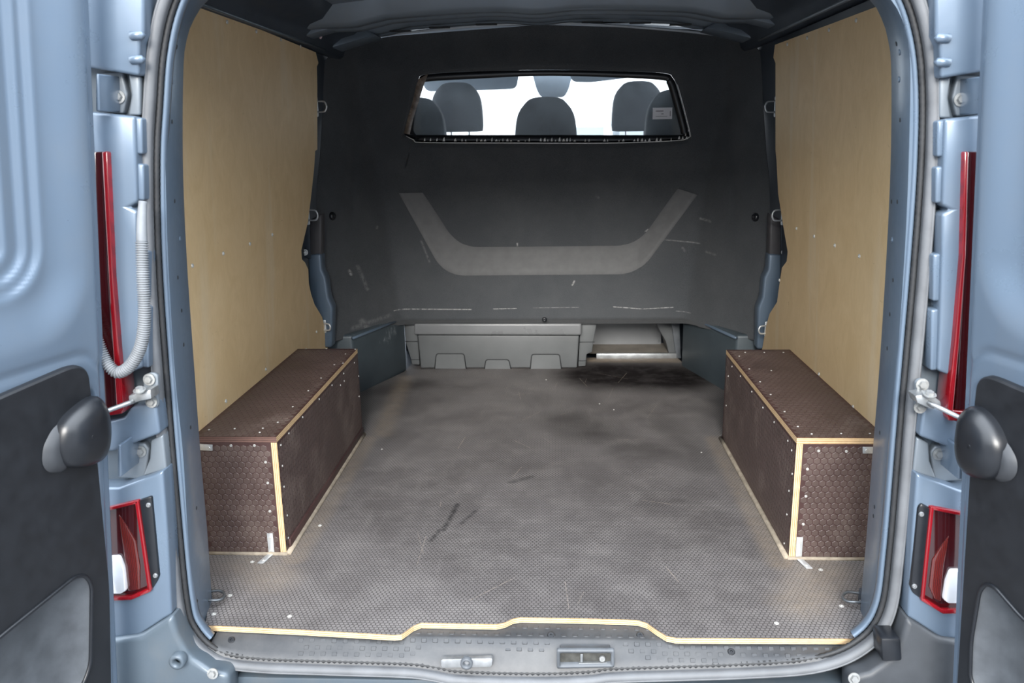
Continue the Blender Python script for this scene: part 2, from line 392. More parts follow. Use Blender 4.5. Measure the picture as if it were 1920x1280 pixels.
def floormat():
    mt, t, b = newmat('worn_hexagon_floor_film'); P = coords(t)
    mp = nd(t, 'ShaderNodeMapping'); mp.inputs['Scale'].default_value = (100, 100, 100); L(t, P, mp.inputs[0])
    g = t.nodes.new('ShaderNodeGroup'); g.node_tree = HEXG; L(t, mp.outputs[0], g.inputs[0])
    line = ramp(t, g.outputs[0], [(.04, 1.), (.13, 0.)])
    big = noise(t, 2.6, 6, .6, None, .5); mid = noise(t, 9, 7, .65); lon = noise(t, 6, 5, .6, (5, .8, 1)); grit = noise(t, 160, 3, .7)
    c = mixc(t, ramp(t, big, [(.3, 0.), (.7, 1.)]), (.100, .091, .089), (.180, .168, .165))
    c = mixc(t, ramp(t, mid, [(.45, 0.), (.75, .5)]), c, (.26, .243, .232))
    c = mixc(t, ramp(t, lon, [(.55, 0.), (.8, .35)]), c, (.23, .215, .205))
    c = mixc(t, math_(t, 'MULTIPLY', line, .8), c, (.022, .018, .018))
    # dark oily stain in front of the under-seat tray, smaller ones mid floor
    st = marks(t, P, [((.27, 1.95, 0), (.55, 1.92, 0), .31, 1.0, .35), ((.62, 1.75, 0), (.66, 2.05, 0), .12, .5, .1), ((-.62, 1.72, 0), (-.52, 1.80, 0), .12, .5, .1),
                      ((.10, 1.35, 0), (.18, 1.20, 0), .16, .45, .0), ((.52, .90, 0), (.45, 1.35, 0), .10, .35, .0), ((.28, 1.05, 0), (.45, 1.02, 0), .10, .35, .0)],
               ramp(t, noise(t, 12, 6, .6), [(.2, .75), (.55, 1.)]))
    c = mixc(t, st, c, (.012, .010, .010))
    # tan dust along the far edge and beside the boxes
    du = marks(t, P, [((.24, 2.20, 0), (.62, 2.19, 0), .07, .75, .2), ((-.56, 1.2, 0), (-.60, 1.9, 0), .06, .35, .1), ((-.60, .30, 0), (-.60, 1.15, 0), .05, .35, .2), ((.60, .30, 0), (.60, 1.15, 0), .05, .35, .2), ((.60, .12, 0), (.70, .28, 0), .10, .35, .1), ((-.62, .20, 0), (-.72, .28, 0), .10, .3, .1)],
               ramp(t, noise(t, 30, 6, .7), [(.25, .3), (.65, 1.)]))
    c = mixc(t, du, c, (.30, .235, .165))
    blk = marks(t, P, [((-.245, .46, 0), (-.225, .62, 0), .014, .7, .0), ((-.27, .40, 0), (-.255, .46, 0), .012, .6, .0), ((-.20, .50, 0), (-.17, .58, 0), .011, .5, .0), ((-.08, .78, 0), (-.02, .82, 0), .02, .5, .1)], ramp(t, noise(t, 60, 4, .7), [(.3, .2), (.55, 1.)]))
    c = mixc(t, blk, c, (.008, .008, .009))
    scr = []
    rr = random.Random(3)
    for k in range(26):
        x, y = rr.uniform(-.52, .52), rr.uniform(.05, 1.9); a = rr.choice([rr.uniform(1.2, 1.9), rr.uniform(0, PI)]); l = rr.uniform(.03, .17)
        scr.append(((x, y, 0), (x+l*math.cos(a), y+l*math.sin(a), 0), .0016, rr.uniform(.4, .9), .2))
    c = mixc(t, marks(t, P, scr, ramp(t, noise(t, 120, 2), [(.35, 0.), (.55, .7)])), c, (.40, .34, .28))
    c = mixc(t, ramp(t, grit, [(.72, 0.), (.80, .6)]), c, (.35, .30, .25))
    L(t, c, b.inputs['Base Color'])
    rg = math_(t, 'MULTIPLY_ADD', st, .4, ramp(t, mid, [(.3, .42), (.7, .62)]), clamp=True); L(t, rg, b.inputs['Roughness']); L(t, math_(t, 'MULTIPLY_ADD', st, -.45, .5), b.inputs['Specular IOR Level'])
    bump(t, b, math_(t, 'SUBTRACT', math_(t, 'MULTIPLY', mid, .2), line), .5, .0007); return mt
FLOORM = floormat()
def feltmat():
    mt, t, b = newmat('dark_grey_moulded_felt'); P = coords(t)
    fi = noise(t, 420, 3, .8); bg = noise(t, 6, 6, .65); ms = noise(t, 45, 5, .7)
    c = mixc(t, ramp(t, fi, [(.3, 0.), (.7, 1.)]), (.038, .042, .047), (.084, .089, .095))
    c = mixc(t, ramp(t, bg, [(.4, 0.), (.75, .4)]), c, (.105, .108, .112))
    c = mixc(t, ramp(t, ms, [(.66, 0.), (.74, .5)]), c, (.11, .11, .11))
    Y = 2.0
    def s(x0, y0, x1, y1, w, k, so=.2):
        A, B = at(x0, y0, y=Y), at(x1, y1, y=Y); return ((A.x, 0, A.z), (B.x, 0, B.z), w, k, so)
    fl = nd(t, 'ShaderNodeVectorMath'); fl.operation = 'MULTIPLY'; L(t, P, fl.inputs[0]); fl.inputs[1].default_value = (1, 0, 1)
    sg = [s(742, 579, 884, 580, .003, 1), s(925, 579, 968, 578, .003, .9), s(1000, 577, 1085, 576, .003, .8), s(1150, 575, 1205, 579, .003, 1), s(1205, 579, 1262, 576, .003, 1), s(1268, 583, 1292, 584, .004, .8), s(1073, 534, 1077, 527, .006, 1, 0), s(1214, 437, 1218, 434, .009, 1, .3),
          s(1240, 449, 1310, 455, .006, .8), s(1313, 409, 1326, 412, .012, .8, 0), s(969, 459, 969, 463, .005, 1), s(680, 490, 683, 498, .006, .9), s(700, 580, 712, 605, .02, .55, 0), s(690, 485, 705, 530, .012, .5, 0), s(712, 425, 712, 422, .008, .6), s(1280, 465, 1284, 470, .012, .5, 0), s(1320, 468, 1330, 470, .012, .5, 0), s(1120, 370, 1123, 372, .012, .4, 0), s(790, 452, 805, 490, .012, .45, 0), s(690, 588, 735, 585, .02, .4, 0)]
    sg = [(a, b_, w*(.7 if k < .9 else 1), k*(.45 if k < .9 else .8), so) for a, b_, w, k, so in sg]
    c = mixc(t, marks(t, fl.outputs[0], sg, ramp(t, noise(t, 70, 4, .7), [(.36, .0), (.56, 1.)])), c, (.42, .42, .41))
    L(t, c, b.inputs['Base Color']); b.inputs['Roughness'].default_value = .95; b.inputs['Specular IOR Level'].default_value = .25
    b.inputs['Sheen Weight'].default_value = .15
    bump(t, b, fi, .35, .001); return mt
FELT = feltmat()
BAND = simple('paler_felt_band', (.135, .136, .138), .8, 0, .10, 30, .15, 500)  # paler grey than the felt, for the sloping band
def scuffed(name, col):
    mt, t, b = newmat(name); n = noise(t, 7, 6, .6); s = noise(t, 26, 7, .75, (1, 1, .5)); s2 = noise(t, 5, 4)
    c = mixc(t, ramp(t, n, [(.3, 0.), (.7, 1.)]), tuple(x*.85 for x in col), tuple(x*1.15 for x in col))
    c = mixc(t, ramp(t, math_(t, 'MULTIPLY', s, s2), [(.36, 0.), (.44, .55)]), c, (.40, .43, .45))
    L(t, c, b.inputs['Base Color']); b.inputs['Roughness'].default_value = .42; b.inputs['Metallic'].default_value = .1; return mt
TEAL = scuffed('scuffed_dark_teal_paint', (.058, .075, .086))
def scuffplate():
    mt, t, b = newmat('dusty_black_sill_plastic'); n = noise(t, 10, 8, .7); g = noise(t, 60, 5, .7)
    c = mixc(t, ramp(t, n, [(.3, 0.), (.7, 1.)]), (.030, .033, .038), (.068, .069, .071))
    A, B, D = at(700, 1230, z=-.03), at(770, 1205, z=-.02), at(850, 1185, z=-.01)
    og = ORG.get('sill_plate', Vector())
    c = mixc(t, marks(t, coords(t), [((A.x, A.y, A.z), (B.x, B.y, B.z), .009, 1, .0), ((B.x, B.y, B.z), (D.x, D.y, D.z), .007, .9, .0)], ramp(t, g, [(.4, 0.), (.55, .9)])), c, (.50, .32, .12))
    L(t, c, b.inputs['Base Color']); b.inputs['Roughness'].default_value = .5; bump(t, b, g, .2, .0006); return mt
SILLM = scuffplate()

SCREW = disc_mesh('screw_head', .0036, .0016, SCREWM, 10)
SCREWS = disc_mesh('small_screw_head', .0030, .0014, SCREWM, 8)
FLOORSCREW = disc_mesh('floor_screw_head', .0055, .0014, SCREWM, 12)
PANELBOLT = disc_mesh('panel_screw_head', .0055, .003, SCREWM, 10)
HEXB = disc_mesh('hexagon_bolt', .0080, .007, BOLT, hexa=True)
HOLE = disc_mesh('hole_plug', .0042, .0008, GROOVE, 10, recess=False)
PLUG = disc_mesh('dimple', .0055, .0015, PAINT_IN, 12)
DARKSCREW = disc_mesh('dark_screw_head', .008, .003, BLACKP, 12)

# ================================================================== SETTING
# ground outside
tag(mesh('ground', [(-14, -16, -.56), (14, -16, -.56), (14, 16, -.56), (-14, 16, -.56)], [(0, 1, 2, 3)], ASPH), kind='structure')

# unseen wall added behind the photographer: its roof line cuts off the low sky
tag(box('wall_sky_blocker', -30, 30, -17, -15, -.56, 4.75, simple('sky_blocker_grey', (.16, .165, .17), .8, 0, .15, 2), None, .02), kind='structure')
# ---- floor: phenolic ply sheet with the cut-out front edge
front = [(-.705, .003)] + [(-.500, -.008), (-.286, -.023), (-.272, -.020), (-.252, .012), (-.237, .024), (-.16, .023), (-.074, .022), (-.055, .030), (-.040, .044), (-.024, .050),
         (.10, .049), (.205, .047), (.232, .044), (.25, .034), (.268, .008), (.285, -.012), (.305, -.019), (.690, -.012)]
back = [(.705, .05), (.86, .16), (.86, 1.55), (.80, 1.62), (.747, 1.69), (.66, 2.02), (.625, 2.235), (.18, 2.235), (.18, 2.20), (-.60, 2.20), (-.62, 2.0), (-.743, 1.707), (-.86, 1.55), (-.86, .16), (-.72, .05)]
poly = front+back
FL = mesh('floor', [(x, y, 0) for x, y in poly]+[(x, y, -.013) for x, y in poly],
          [tuple(range(len(poly)))[::1], tuple(range(len(poly), 2*len(poly)))[::-1]] + [(i, i+len(poly), (i+1) % len(poly)+len(poly), (i+1) % len(poly)) for i in range(len(poly))],
          [FLOORM, EDGEZ], fm=[0, 0]+[1]*len(poly)); tag(FL, kind='structure')
bm = bmesh.new(); bm.from_mesh(FL.data); bmesh.ops.recalc_face_normals(bm, faces=bm.faces); bmesh.ops.triangulate(bm, faces=[f for f in bm.faces if len(f.verts) > 4]); bm.to_mesh(FL.data); bm.free()
for px, py in ((431, 1116), (543, 1155), (401, 1151), (600, 985), (1578, 1136), (1456, 1168), (1539, 1068), (473, 1053), (716, 842), (1315, 848), (1024, 712), (1124, 757), (1151, 768)):
    place('screw', FLOORSCREW if py > 900 else SCREWS, at(px, py, z=0), (0, 0, 1), FL)
tag(mesh('floor_pan', [(-.9, .07, -.03), (.9, .07, -.03), (.9, 3.2, -.03), (-.9, 3.2, -.03)], [(0, 1, 2, 3)], DARKMETAL), kind='structure')

# ---- side body: inner skin (wall) with outer skin
for s, nm in ((-1, 'wall_left'), (1, 'wall_right')):
    prof = [(.90, -.50), (.90, .35), (.875, .9), (.84, 1.34), (.78, 1.43), (.74, 1.47)]
    tag(gridmesh(nm, [[Vector((s*x, y, z)) for x, z in prof] for y in (.10, .6, 1.2, 1.6, 2.0, 2.2)], DARKMETAL), kind='structure')
    outer = [(.975, -.50), (.975, .35), (.955, .75)]
    tag(gridmesh('wall_outer_left' if s < 0 else 'wall_outer_right', [[Vector((s*x, y, z)) for x, z in outer+([(.93, 1.0), (.86, 1.45), (.78, 1.50)] if y < 2.3 else [])] for y in (-.02, .6, 1.2, 1.8, 2.28)], PAINT), kind='structure')
    tag(gridmesh('wall_cab_left' if s < 0 else 'wall_cab_right', [[Vector((s*x, y, z)) for x, z in outer] for y in (2.28, 3.0, 3.6, 4.3)], PAINT), kind='structure')
# ---- roof
def roofz(x): return 1.475-.05*(x/.8)**2
CE = gridmesh('ceiling', [[Vector((x, y, roofz(x))) for x in [k*.05 for k in range(-17, 18)]] for y in (-.02, .3, .8, 1.3, 1.8, 2.15)], ROOFP); tag(CE, kind='structure')
tag(gridmesh('roof_skin', [[Vector((x, y, roofz(x)+.03)) for x in [k*.05 for k in range(-18, 19)]] for y in (-.03, 1, 2.15, 3.0, 3.4)], PAINT), kind='structure')
def beam(y0, y1, zt, mat, nm='cross_rail', dz=.0):
    xs = [k*.02 for k in range(-40, 41)]
    P = []
    for x in xs:
        a = abs(x); drop = .022*max(0, min(1, (a-.50)/.10)) - .016*max(0, min(1, (a-.62)/.12))
        swell = -.012*math.exp(-(x/.09)**2)
        z = zt-.045*(x/.8)**2+dz-drop*.6+swell; rz = roofz(x)
        P.append([Vector((x, y0-.02, rz)), Vector((x, y0, z+.012)), Vector((x, y0+.012, z)), Vector((x, (y0+y1)/2-.02, z)), Vector((x, (y0+y1)/2-.01, z+.012)), Vector((x, (y0+y1)/2+.01, z+.012)), Vector((x, (y0+y1)/2+.02, z)), Vector((x, y1-.012, z)), Vector((x, y1, z+.012)), Vector((x, y1+.02, rz))])
    return gridmesh(nm, P, mat, CE)
beam(1.30, 1.48, 1.418, ROOFP); beam(1.76, 1.90, 1.447, ROOFP)
for x in (-.53, -.38, -.2, .2, .38, .53):
    pz = 1.414-.045*(x/.8)**2-.01
    box('stamped_slot', x-.04, x+.04, 1.772, 1.795, pz+.0275, pz+.032, GROOVE, CE, .001)
for s in (-1, 1):
    poly = [(s*.62, 1.76, 1.40), (s*.80, 1.70, 1.345), (s*.83, 1.70, 1.38), (s*.72, 1.76, 1.45)]
    prism('gusset', [Vector(p) for p in poly], (0, .16, 0), ROOFP, CE, .008)
    poly = [(s*.60, 1.36, 1.43), (s*.66, 1.36, 1.385), (s*.80, 1.36, 1.35), (s*.84, 1.36, 1.42)]
    prism('gusset', [Vector(p) for p in poly], (0, .10, 0), ROOFP, CE, .008)
# pale lip where the roof trim meets the bulkhead
tube('roof_lip', smoothpath([at(a, b, y=1.945) for a, b in ((640, 79), (700, 69), (780, 59), (890, 49), (1020, 43), (1150, 48), (1290, 59), (1360, 68), (1402, 76))], 40), .005, simple('pale_lip', (.42, .46, .50), .5), CE, 8)
# roof side rails above the plywood
for s in (-1, 1):
    prof = [(.845, 1.335), (.80, 1.325), (.785, 1.335), (.775, 1.36), (.745, 1.385), (.70, 1.40), (.66, 1.44)]
    ys = [.06, .5, 1.0, 1.5, 1.9]
    gridmesh('side_rail', [[Vector((s*x, y, z)) for x, z in prof] for y in ys], DARKMETAL, CE)
    tube('rail_lip', [Vector((s*.788, y, 1.337)) for y in (.06, .6, 1.2, 1.62)], .006, PAINT_DIM if s < 0 else SEALANT, CE, 8)
    for k, y in enumerate((.42, .5, .62, .9, 1.15, 1.32)):
        place('rail_hole', HOLE, (s*.757, y, 1.378), (-s*.6, 0, -.8), CE)

# ---- bulkhead (back wall): one felt-covered moulding with a window opening
WPX = [(795, 139), (880, 133), (1020, 130), (1150, 132), (1245, 136), (1264, 146), (1274, 170), (1294, 248), (1291, 256), (1274, 263), (1150, 268), (960, 268), (790, 267), (775, 262), (758, 253), (756, 246), (772, 190), (782, 152)]
YB = 2.0
wpts = smoothpath([Vector((p.x, p.z, 0)) for p in [at(a, b, y=YB) for a, b in WPX]], 320, True)
ocorner = [(-.60, .208), (.60, .208), (.69, .222), (.82, .235), (.865, .24), (.865, .80), (.85, 1.30), (.80, 1.40), (.60, 1.425), (0, 1.455), (-.60, 1.425), (-.80, 1.40), (-.85, 1.30), (-.865, .80), (-.865, .24), (-.82, .235), (-.69, .222)]
opts = []
for i in range(len(ocorner)):
    a, b = Vector((*ocorner[i], 0)), Vector((*ocorner[(i+1) % len(ocorner)], 0))
    k = max(2, int((b-a).length/.004))
    for j in range(k): opts.append(a.lerp(b, j/k))
cw = sum(wpts, Vector())/len(wpts)
def raycast_outer(p):
    # outer boundary point in the direction from the window centre line through p, by nearest angle
    return None
def wrapang(v): return math.atan2(v.y, v.x)
# pair each window point with an outer point by arc fraction between matching corners
def corner_idx(pts, targets):
    return [min(range(len(pts)), key=lambda i: (pts[i]-Vector((*t_, 0))).length) for t_ in targets]
wc = corner_idx(wpts, [(-.57, 1.02), (.60, 1.02), (.53, 1.245), (-.48, 1.245)])
oc = corner_idx(opts, [(-.865, .24), (.865, .24), (.83, 1.34), (-.83, 1.34)])
def arc(pts, i0, i1, n, direction):
    N = len(pts); seq = []; i = i0
    while True:
        seq.append(pts[i])
        if i == i1: break
        i = (i+direction) % N
    Ls = [0]
    for a, b in zip(seq, seq[1:]): Ls.append(Ls[-1]+(b-a).length)
    out = []; k = 0
    for q in range(n):
        sL = Ls[-1]*q/n
        while k < len(Ls)-2 and Ls[k+1] < sL: k += 1
        tt = (sL-Ls[k])/max(1e-9, Ls[k+1]-Ls[k]); out.append(seq[k].lerp(seq[k+1], min(1, tt)))
    return out
def orient(pts):
    return sum(a.x*b.y-b.x*a.y for a, b in zip(pts, pts[1:]+pts[:1])) > 0
dw = 1 if orient(wpts) else -1; do = 1 if orient(opts) else -1
cnts = (210, 70, 150, 70); WL = []; OL = []
for k in range(4):
    WL += arc(wpts, wc[k], wc[(k+1) % 4], cnts[k], dw); OL += arc(opts, oc[k], oc[(k+1) % 4], cnts[k], do)
def softplus(v, k=.018): return k*math.log1p(math.exp(min(60, v/k)))
def sstep(v): v = max(0, min(1, v)); return v*v*(3-2*v)
def uin(x):   # inner (lower) edge of the recessed field and outer edge of its sloping band
    zi = .553; zi = max(zi, .553+(x-.41)*1.45) if x > 0 else max(zi, .553+(-.363-x)*1.62)
    zo = .430; zo = max(zo, .430+(x-.415)*1.40) if x > 0 else max(zo, .430+(-.425-x)*1.95)
    return zi, zo
def bulk_y(x, z):
    xs = .615+.085*max(0, min(1, (z-.2)/.75)) + .05*max(0, min(1, (z-.85)/.3))
    y = YB-1.9*softplus(abs(x)-xs, .010)
    y += .03*sstep((z-1.27)/.15)                                  # leans away under the roof
    zi, zo = uin(x); k = max(0, min(1, (z-zo)/(zi-zo)))
    k = .5*(k+sstep(k)); fade = 1-sstep((z-.72)/.24)
    y += .050*k*fade*(1-sstep((abs(x)-.60)/.08))
    y += .035*(1-sstep((z-.208)/.035))*(1 if abs(x) < .66 else .3)  # rolled lower lip
    # long soft dimples that follow the seat shells on the wings
    for s in (-1, 1):
        cx = s*(.775-.10*(z-.75)**2); y += .018*math.exp(-((x-cx)/.018)**2)*sstep((z-.62)/.1)*(1-sstep((z-1.0)/.2))
    return y
NR = 110; P = []
for a, b in zip(WL, OL):
    row = [Vector((a.x, bulk_y(a.x, a.y)+.030, a.y)), Vector((a.x, bulk_y(a.x, a.y)+.012, a.y))]
    for j in range(NR+1):
        t = j/NR; q = a.lerp(b, t); y = bulk_y(q.x, q.y)
        y += .010*math.exp(-((q-a).length/.012)**2); row.append(Vector((q.x, y, q.y)))
    row.append(row[-1]+Vector((0, .03, 0)))
    P.append(row)
BK = gridmesh('wall_back', P, FELT, None, True); tag(BK, kind='structure')
def bandline(pts):
    key = rounded([Vector((a, 0, b)) for a, b in pts], [0, .09, .09, 0], 8); out = []
    for i, (a, b) in enumerate(zip(key, key[1:])):
        k = 40 if i in (0, len(key)-2) else 60 if i == 9 else 3
        out += [a.lerp(b, j/k) for j in range(k)]
    return out+[key[-1]]
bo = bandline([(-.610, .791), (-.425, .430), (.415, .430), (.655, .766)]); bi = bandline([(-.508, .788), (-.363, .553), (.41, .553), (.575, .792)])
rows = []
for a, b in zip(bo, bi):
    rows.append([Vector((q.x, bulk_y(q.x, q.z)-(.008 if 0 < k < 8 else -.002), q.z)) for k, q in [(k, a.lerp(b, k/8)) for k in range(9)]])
gridmesh('paler_band', rows, BAND, BK)
bm = bmesh.new(); prof = [(.011, .001), (.011, .004), (.008, .008), (.003, .0095), (.002, .007)]
rings = [[bm.verts.new((a*math.cos(k*PI/8), a*math.sin(k*PI/8), z)) for k in range(16)] for a, z in prof]
for A, B in zip(rings, rings[1:]):
    for k in range(16): bm.faces.new((A[k], A[(k+1) % 16], B[(k+1) % 16], B[k]))
bm.faces.new(rings[-1]); me = bpy.data.meshes.new('push_pin'); bm.to_mesh(me); bm.free(); me.materials.append(BLACKS); me.shade_smooth()
pp = at(1021, 599, y=YB); place('push_pin', me, (pp.x, bulk_y(pp.x, pp.z)+.0, pp.z), (0, -1, 0), BK)
for px, py in ((622, 405), (1418, 407)):
    Y = 1.66
    for _ in range(6):
        pp = at(px, py, y=Y); Y = bulk_y(pp.x, pp.z)
    sgn = -1 if px < 960 else 1
    o = place('felt_stud', me, pp, (-sgn*.85, -.5, 0), BK); o.scale = (1.5, 1.5, 1.6)
# window in the bulkhead
def wscale(k, dy):
    return [Vector((cw.x+(p.x-cw.x)*k, YB+dy, cw.y+(p.y-cw.y)*k)) for p in WL]
ip = [(790, 160), (800, 153), (900, 147), (1020, 142), (1150, 145), (1240, 150), (1250, 156), (1256, 172), (1271, 225), (1276, 250), (1270, 253), (1020, 253), (800, 253), (782, 253), (776, 246), (776, 235), (781, 190)]
iw = smoothpath([Vector((p.x, p.z, 0)) for p in [at(a, b, y=YB+.035) for a, b in ip]], 320, True)
di = 1 if orient(iw) else -1
ic = corner_idx(iw, [(-.54, 1.03), (.58, 1.03), (.52, 1.245), (-.47, 1.24)])
IL = []
for k in range(4): IL += arc(iw, ic[k], ic[(k+1) % 4], cnts[k], di)
WN = mesh('window_1', [Vector((p.x, YB+.040, p.y)) for p in IL], [tuple(range(len(IL)))], HAZEGLASS); tag(WN, kind='structure')
rows = []
for a, b in zip(WL, IL): rows.append([Vector((a.x, YB+.032, a.y)), Vector((a.x*.9+b.x*.1, YB+.026, a.y*.9+b.y*.1)), Vector((b.x, YB+.030, b.y)), Vector((b.x, YB+.044, b.y))])
gridmesh('window_gasket', rows, BLACKS, WN, True)
# torn glossy film flakes along the lower and left rim of the opening
rr = random.Random(5); V = []; F = []
def flake(p, d, w, h):
    i = len(V); V.extend([p, p+d*w, p+d*(w*.7)+Vector((0, .004, h)), p+d*(w*.2)+Vector((0, -.003, h*.6))]); F.append((i, i+1, i+2, i+3))
for px in range(830, 1290, 7):
    if rr.random() < .72:
        py = 266 if px < 1270 else 262
        p = at(px, py-1, y=YB+.005); flake(p, Vector((1, .1*rr.uniform(-1, 1), 0)), rr.uniform(.004, .012), rr.uniform(.006, .017))
for px, py in ((795, 266), (806, 266), (818, 266), (1284, 256), (1290, 248), (1287, 230), (1283, 215)):
    flake(at(px, py-1, y=YB+.005), Vector((.6, 0, .3)), .01, .012)
mesh('torn_film_edge', V, F, GLINTFILM, WN)
tube('film_glint_rim', [Vector((p.x, YB+.006, p.y)) for p in WL[:270:3]], .0018, GLINTFILM, WN, 6)  # added bright line: painted glint along the lower and right rim
prism('film_fold', [at(a, b, y=YB+.018) for a, b in ((803, 138), (795, 158), (782, 200), (775, 222), (768, 252), (757, 250), (770, 200), (774, 172), (785, 148))], (0, .003, 0), simple('brown_film', (.16, .125, .10), .25, 0, .4, 40), WN, .0008)
# sticker
p0 = at(1224, 202, y=YB+.038); p1 = at(1260, 223, y=YB+.038)
stk = thing('window_sticker', 'small white paper sticker on the right of the bulkhead window', 'sticker', (p0.x, YB+.036, p1.z))
prism('paper', [Vector((p0.x, YB+.038, p0.z)), Vector((p1.x, YB+.038, p0.z)), Vector((p1.x, YB+.038, p1.z)), Vector((p0.x, YB+.038, p1.z))], (0, .001, 0), WHITE, stk, 0)
def stripe(u0, u1, v0, v1):
    X0 = p0.x+(p1.x-p0.x)*u0; X1 = p0.x+(p1.x-p0.x)*u1; Z0 = p0.z+(p1.z-p0.z)*v0; Z1 = p0.z+(p1.z-p0.z)*v1
    box('printed_line', X0, X1, YB+.0370, YB+.0378, Z1, Z0, PRINT, stk, 0)
stripe(.16, .55, .25, .34); stripe(.44, .56, .50, .58); stripe(.16, .75, .74, .78); stripe(.88, .93, .3, .75)

# ---- rear opening: path of the seal in the plane y = -0.06
SP = [(-.50, 1.335), (-.565, 1.305), (-.607, 1.245), (-.634, 1.17), (-.652, 1.08), (-.668, .987), (-.686, .813), (-.698, .586), (-.708, .307), (-.712, .092), (-.700, .022), (-.655, -.028), (-.575, -.043), (-.42, -.047), (-.259, -.050), (-.20, -.057), (-.148, -.066), (.007, -.068), (.12, -.062), (.183, -.053), (.442, -.038), (.579, -.022), (.66, .018), (.700, .085), (.706, .22), (.702, .48), (.698, .781), (.692, .968), (.680, 1.10), (.660, 1.185), (.628, 1.25), (.575, 1.305), (.50, 1.335), (0, 1.35)]
sp = smoothpath([Vector((x, z, 0)) for x, z in SP], 420, True)
if not orient(sp): sp = sp[::-1]
_t = [(sp[(i+2) % len(sp)]-sp[i-2]).normalized() for i in range(len(sp))]
sp = [p+Vector((t.y, -t.x, 0))*.010 for p, t in zip(sp, _t)]
NS = len(sp); SN = []
for i in range(NS):
    t = (sp[(i+2) % NS]-sp[i-2]).normalized(); SN.append(Vector((t.y, -t.x, 0)))
def sweep(name, prof, mat, parent=None, ridge=0, keep=None):
    P = []
    for i in range(NS):
        q = 1+(ridge if i % 2 else 0)
        P.append([Vector((sp[i].x+SN[i].x*n, y, sp[i].y+SN[i].y*n)) for n, y in [(a*q if ridge else a, b) for a, b in prof]])
    if keep:
        k0 = next(i for i in range(NS) if keep(sp[i], SN[i]) and not keep(sp[i-1], SN[i-1])); idx = [(k0+i) % NS for i in range(NS)]
        idx = [i for i in idx if keep(sp[i], SN[i])]; return gridmesh(name, [P[i] for i in idx], mat, parent, False)
    return gridmesh(name, P, mat, parent, True)
def arcprof(cn, cy, r, a0, a1, k=8): return [(cn+r*math.cos(a0+(a1-a0)*j/k), cy+r*math.sin(a0+(a1-a0)*j/k)) for j in range(k+1)]
seal = thing('door_seal', 'weathered grey rubber seal running around the whole rear opening', 'rubber seal', (0, -.06, -.068))
sweep('seal_bulb', arcprof(.0075, -.056, .0098, .15*PI, -1.15*PI, 12)+[(-.0015, -.03), (.0170, -.03), (.0162, -.05)], RUBBER, seal)
sweep('seal_ridge', arcprof(.0115, -.0645, .0022, .3*PI, -1.3*PI, 6), RUBBER, seal)
Pl = []
fine = 900
lp = smoothpath([Vector((p.x-n.x*.0055, p.y-n.y*.0055, 0)) for p, n in zip(sp, SN)], fine, True)
tube('seal_lip', [Vector((p.x, -.042, p.y)) for p in lp], [.0060 if i % 2 else .0050 for i in range(fine)], DARKRUB, seal, 7, True)
# painted flange and inner frame
FR = tag(sweep('trim_1', [(.03, -.026), (-.006, -.028), (-.009, -.036), (-.012, -.040), (-.016, -.040), (-.0185, -.036), (-.0185, -.028), (-.016, -.018), (.03, -.01)], PAINT, None, 0, lambda p, n: not (n.y < -.75 and p.y < .1)), kind='structure')
def side_frame(nm, s, rows):
    """inward-facing face of the rear pillar: rows of (py, px outer, px inner)"""
    P = []
    for py, a, b in rows:
        A = at(a, py, y=-.035); B = at(b, py, y=.10); n = Vector((-s, 0, 0))
        mid1 = A.lerp(B, .10)+n*.003; mid2 = A.lerp(B, .94)+n*.001
        P.append([A+Vector((s*.01, .0, 0)), A, mid1, mid2, B, B+Vector((s*.012, .010, 0)), Vector((s*.86, .13, B.z))])
    Q = []
    for k in range(len(P[0])): Q.append(smoothpath([r[k] for r in P], 70))
    o = gridmesh(nm, [[Q[k][i] for k in range(len(Q))] for i in range(70)], PAINT_IN); o.data.set_sharp_from_angle(angle=math.radians(22)); return tag(o, kind='structure')
TL = side_frame('trim_2', -1, [(-70, 430, 470), (-25, 372, 425), (5, 342, 385), (40, 322, 362), (75, 312, 350), (130, 308, 344), (300, 310, 343), (480, 315, 350), (700, 328, 365), (850, 343, 376), (1000, 352, 389), (1090, 360, 395), (1160, 367, 399), (1200, 378, 402)])
TR = side_frame('trim_3', 1, [(-70, 1590, 1550), (-25, 1645, 1596), (5, 1675, 1636), (40, 1693, 1655), (75, 1702, 1665), (130, 1707, 1671), (300, 1704, 1670), (480, 1696, 1662), (700, 1681, 1648), (850, 1670, 1636), (1000, 1660, 1625), (1090, 1652, 1617), (1160, 1645, 1612), (1195, 1634, 1614)])
box('trim_4', -.56, .56, -.03, .10, 1.31, 1.46, PAINT_IN, None, .01); bpy.data.objects['trim_4']['kind'] = 'structure'
for i, (px, py, k) in enumerate([(331, 88, 0), (323, 103, 1), (323, 152, 1), (322, 228, 0), (327, 377, 0), (337, 448, 1), (333, 520, 0), (340, 582, 0), (344, 646, 0), (357, 801, 0), (368, 952, 0), (369, 1127, 0)]):
    p, n = hit(TL, px, py)
    if p: place('pillar_hole' if not k else 'pillar_dimple', PLUG if k else HOLE, p+n*.0004, n, TL)
for i, (px, py, k) in enumerate([(1681, 82, 0), (1687, 98, 1), (1686, 149, 1), (1688, 225, 0), (1683, 378, 0), (1672, 378, 0), (1673, 450, 1), (1675, 525, 0), (1669, 589, 0), (1664, 653, 0), (1650, 811, 0), (1640, 950, 0), (1638, 967, 0), (1635, 1145, 0)]):
    p, n = hit(TR, px, py)
    if p: place('pillar_hole' if not k else 'pillar_dimple', PLUG if k else HOLE, p+n*.0004, n, TR)

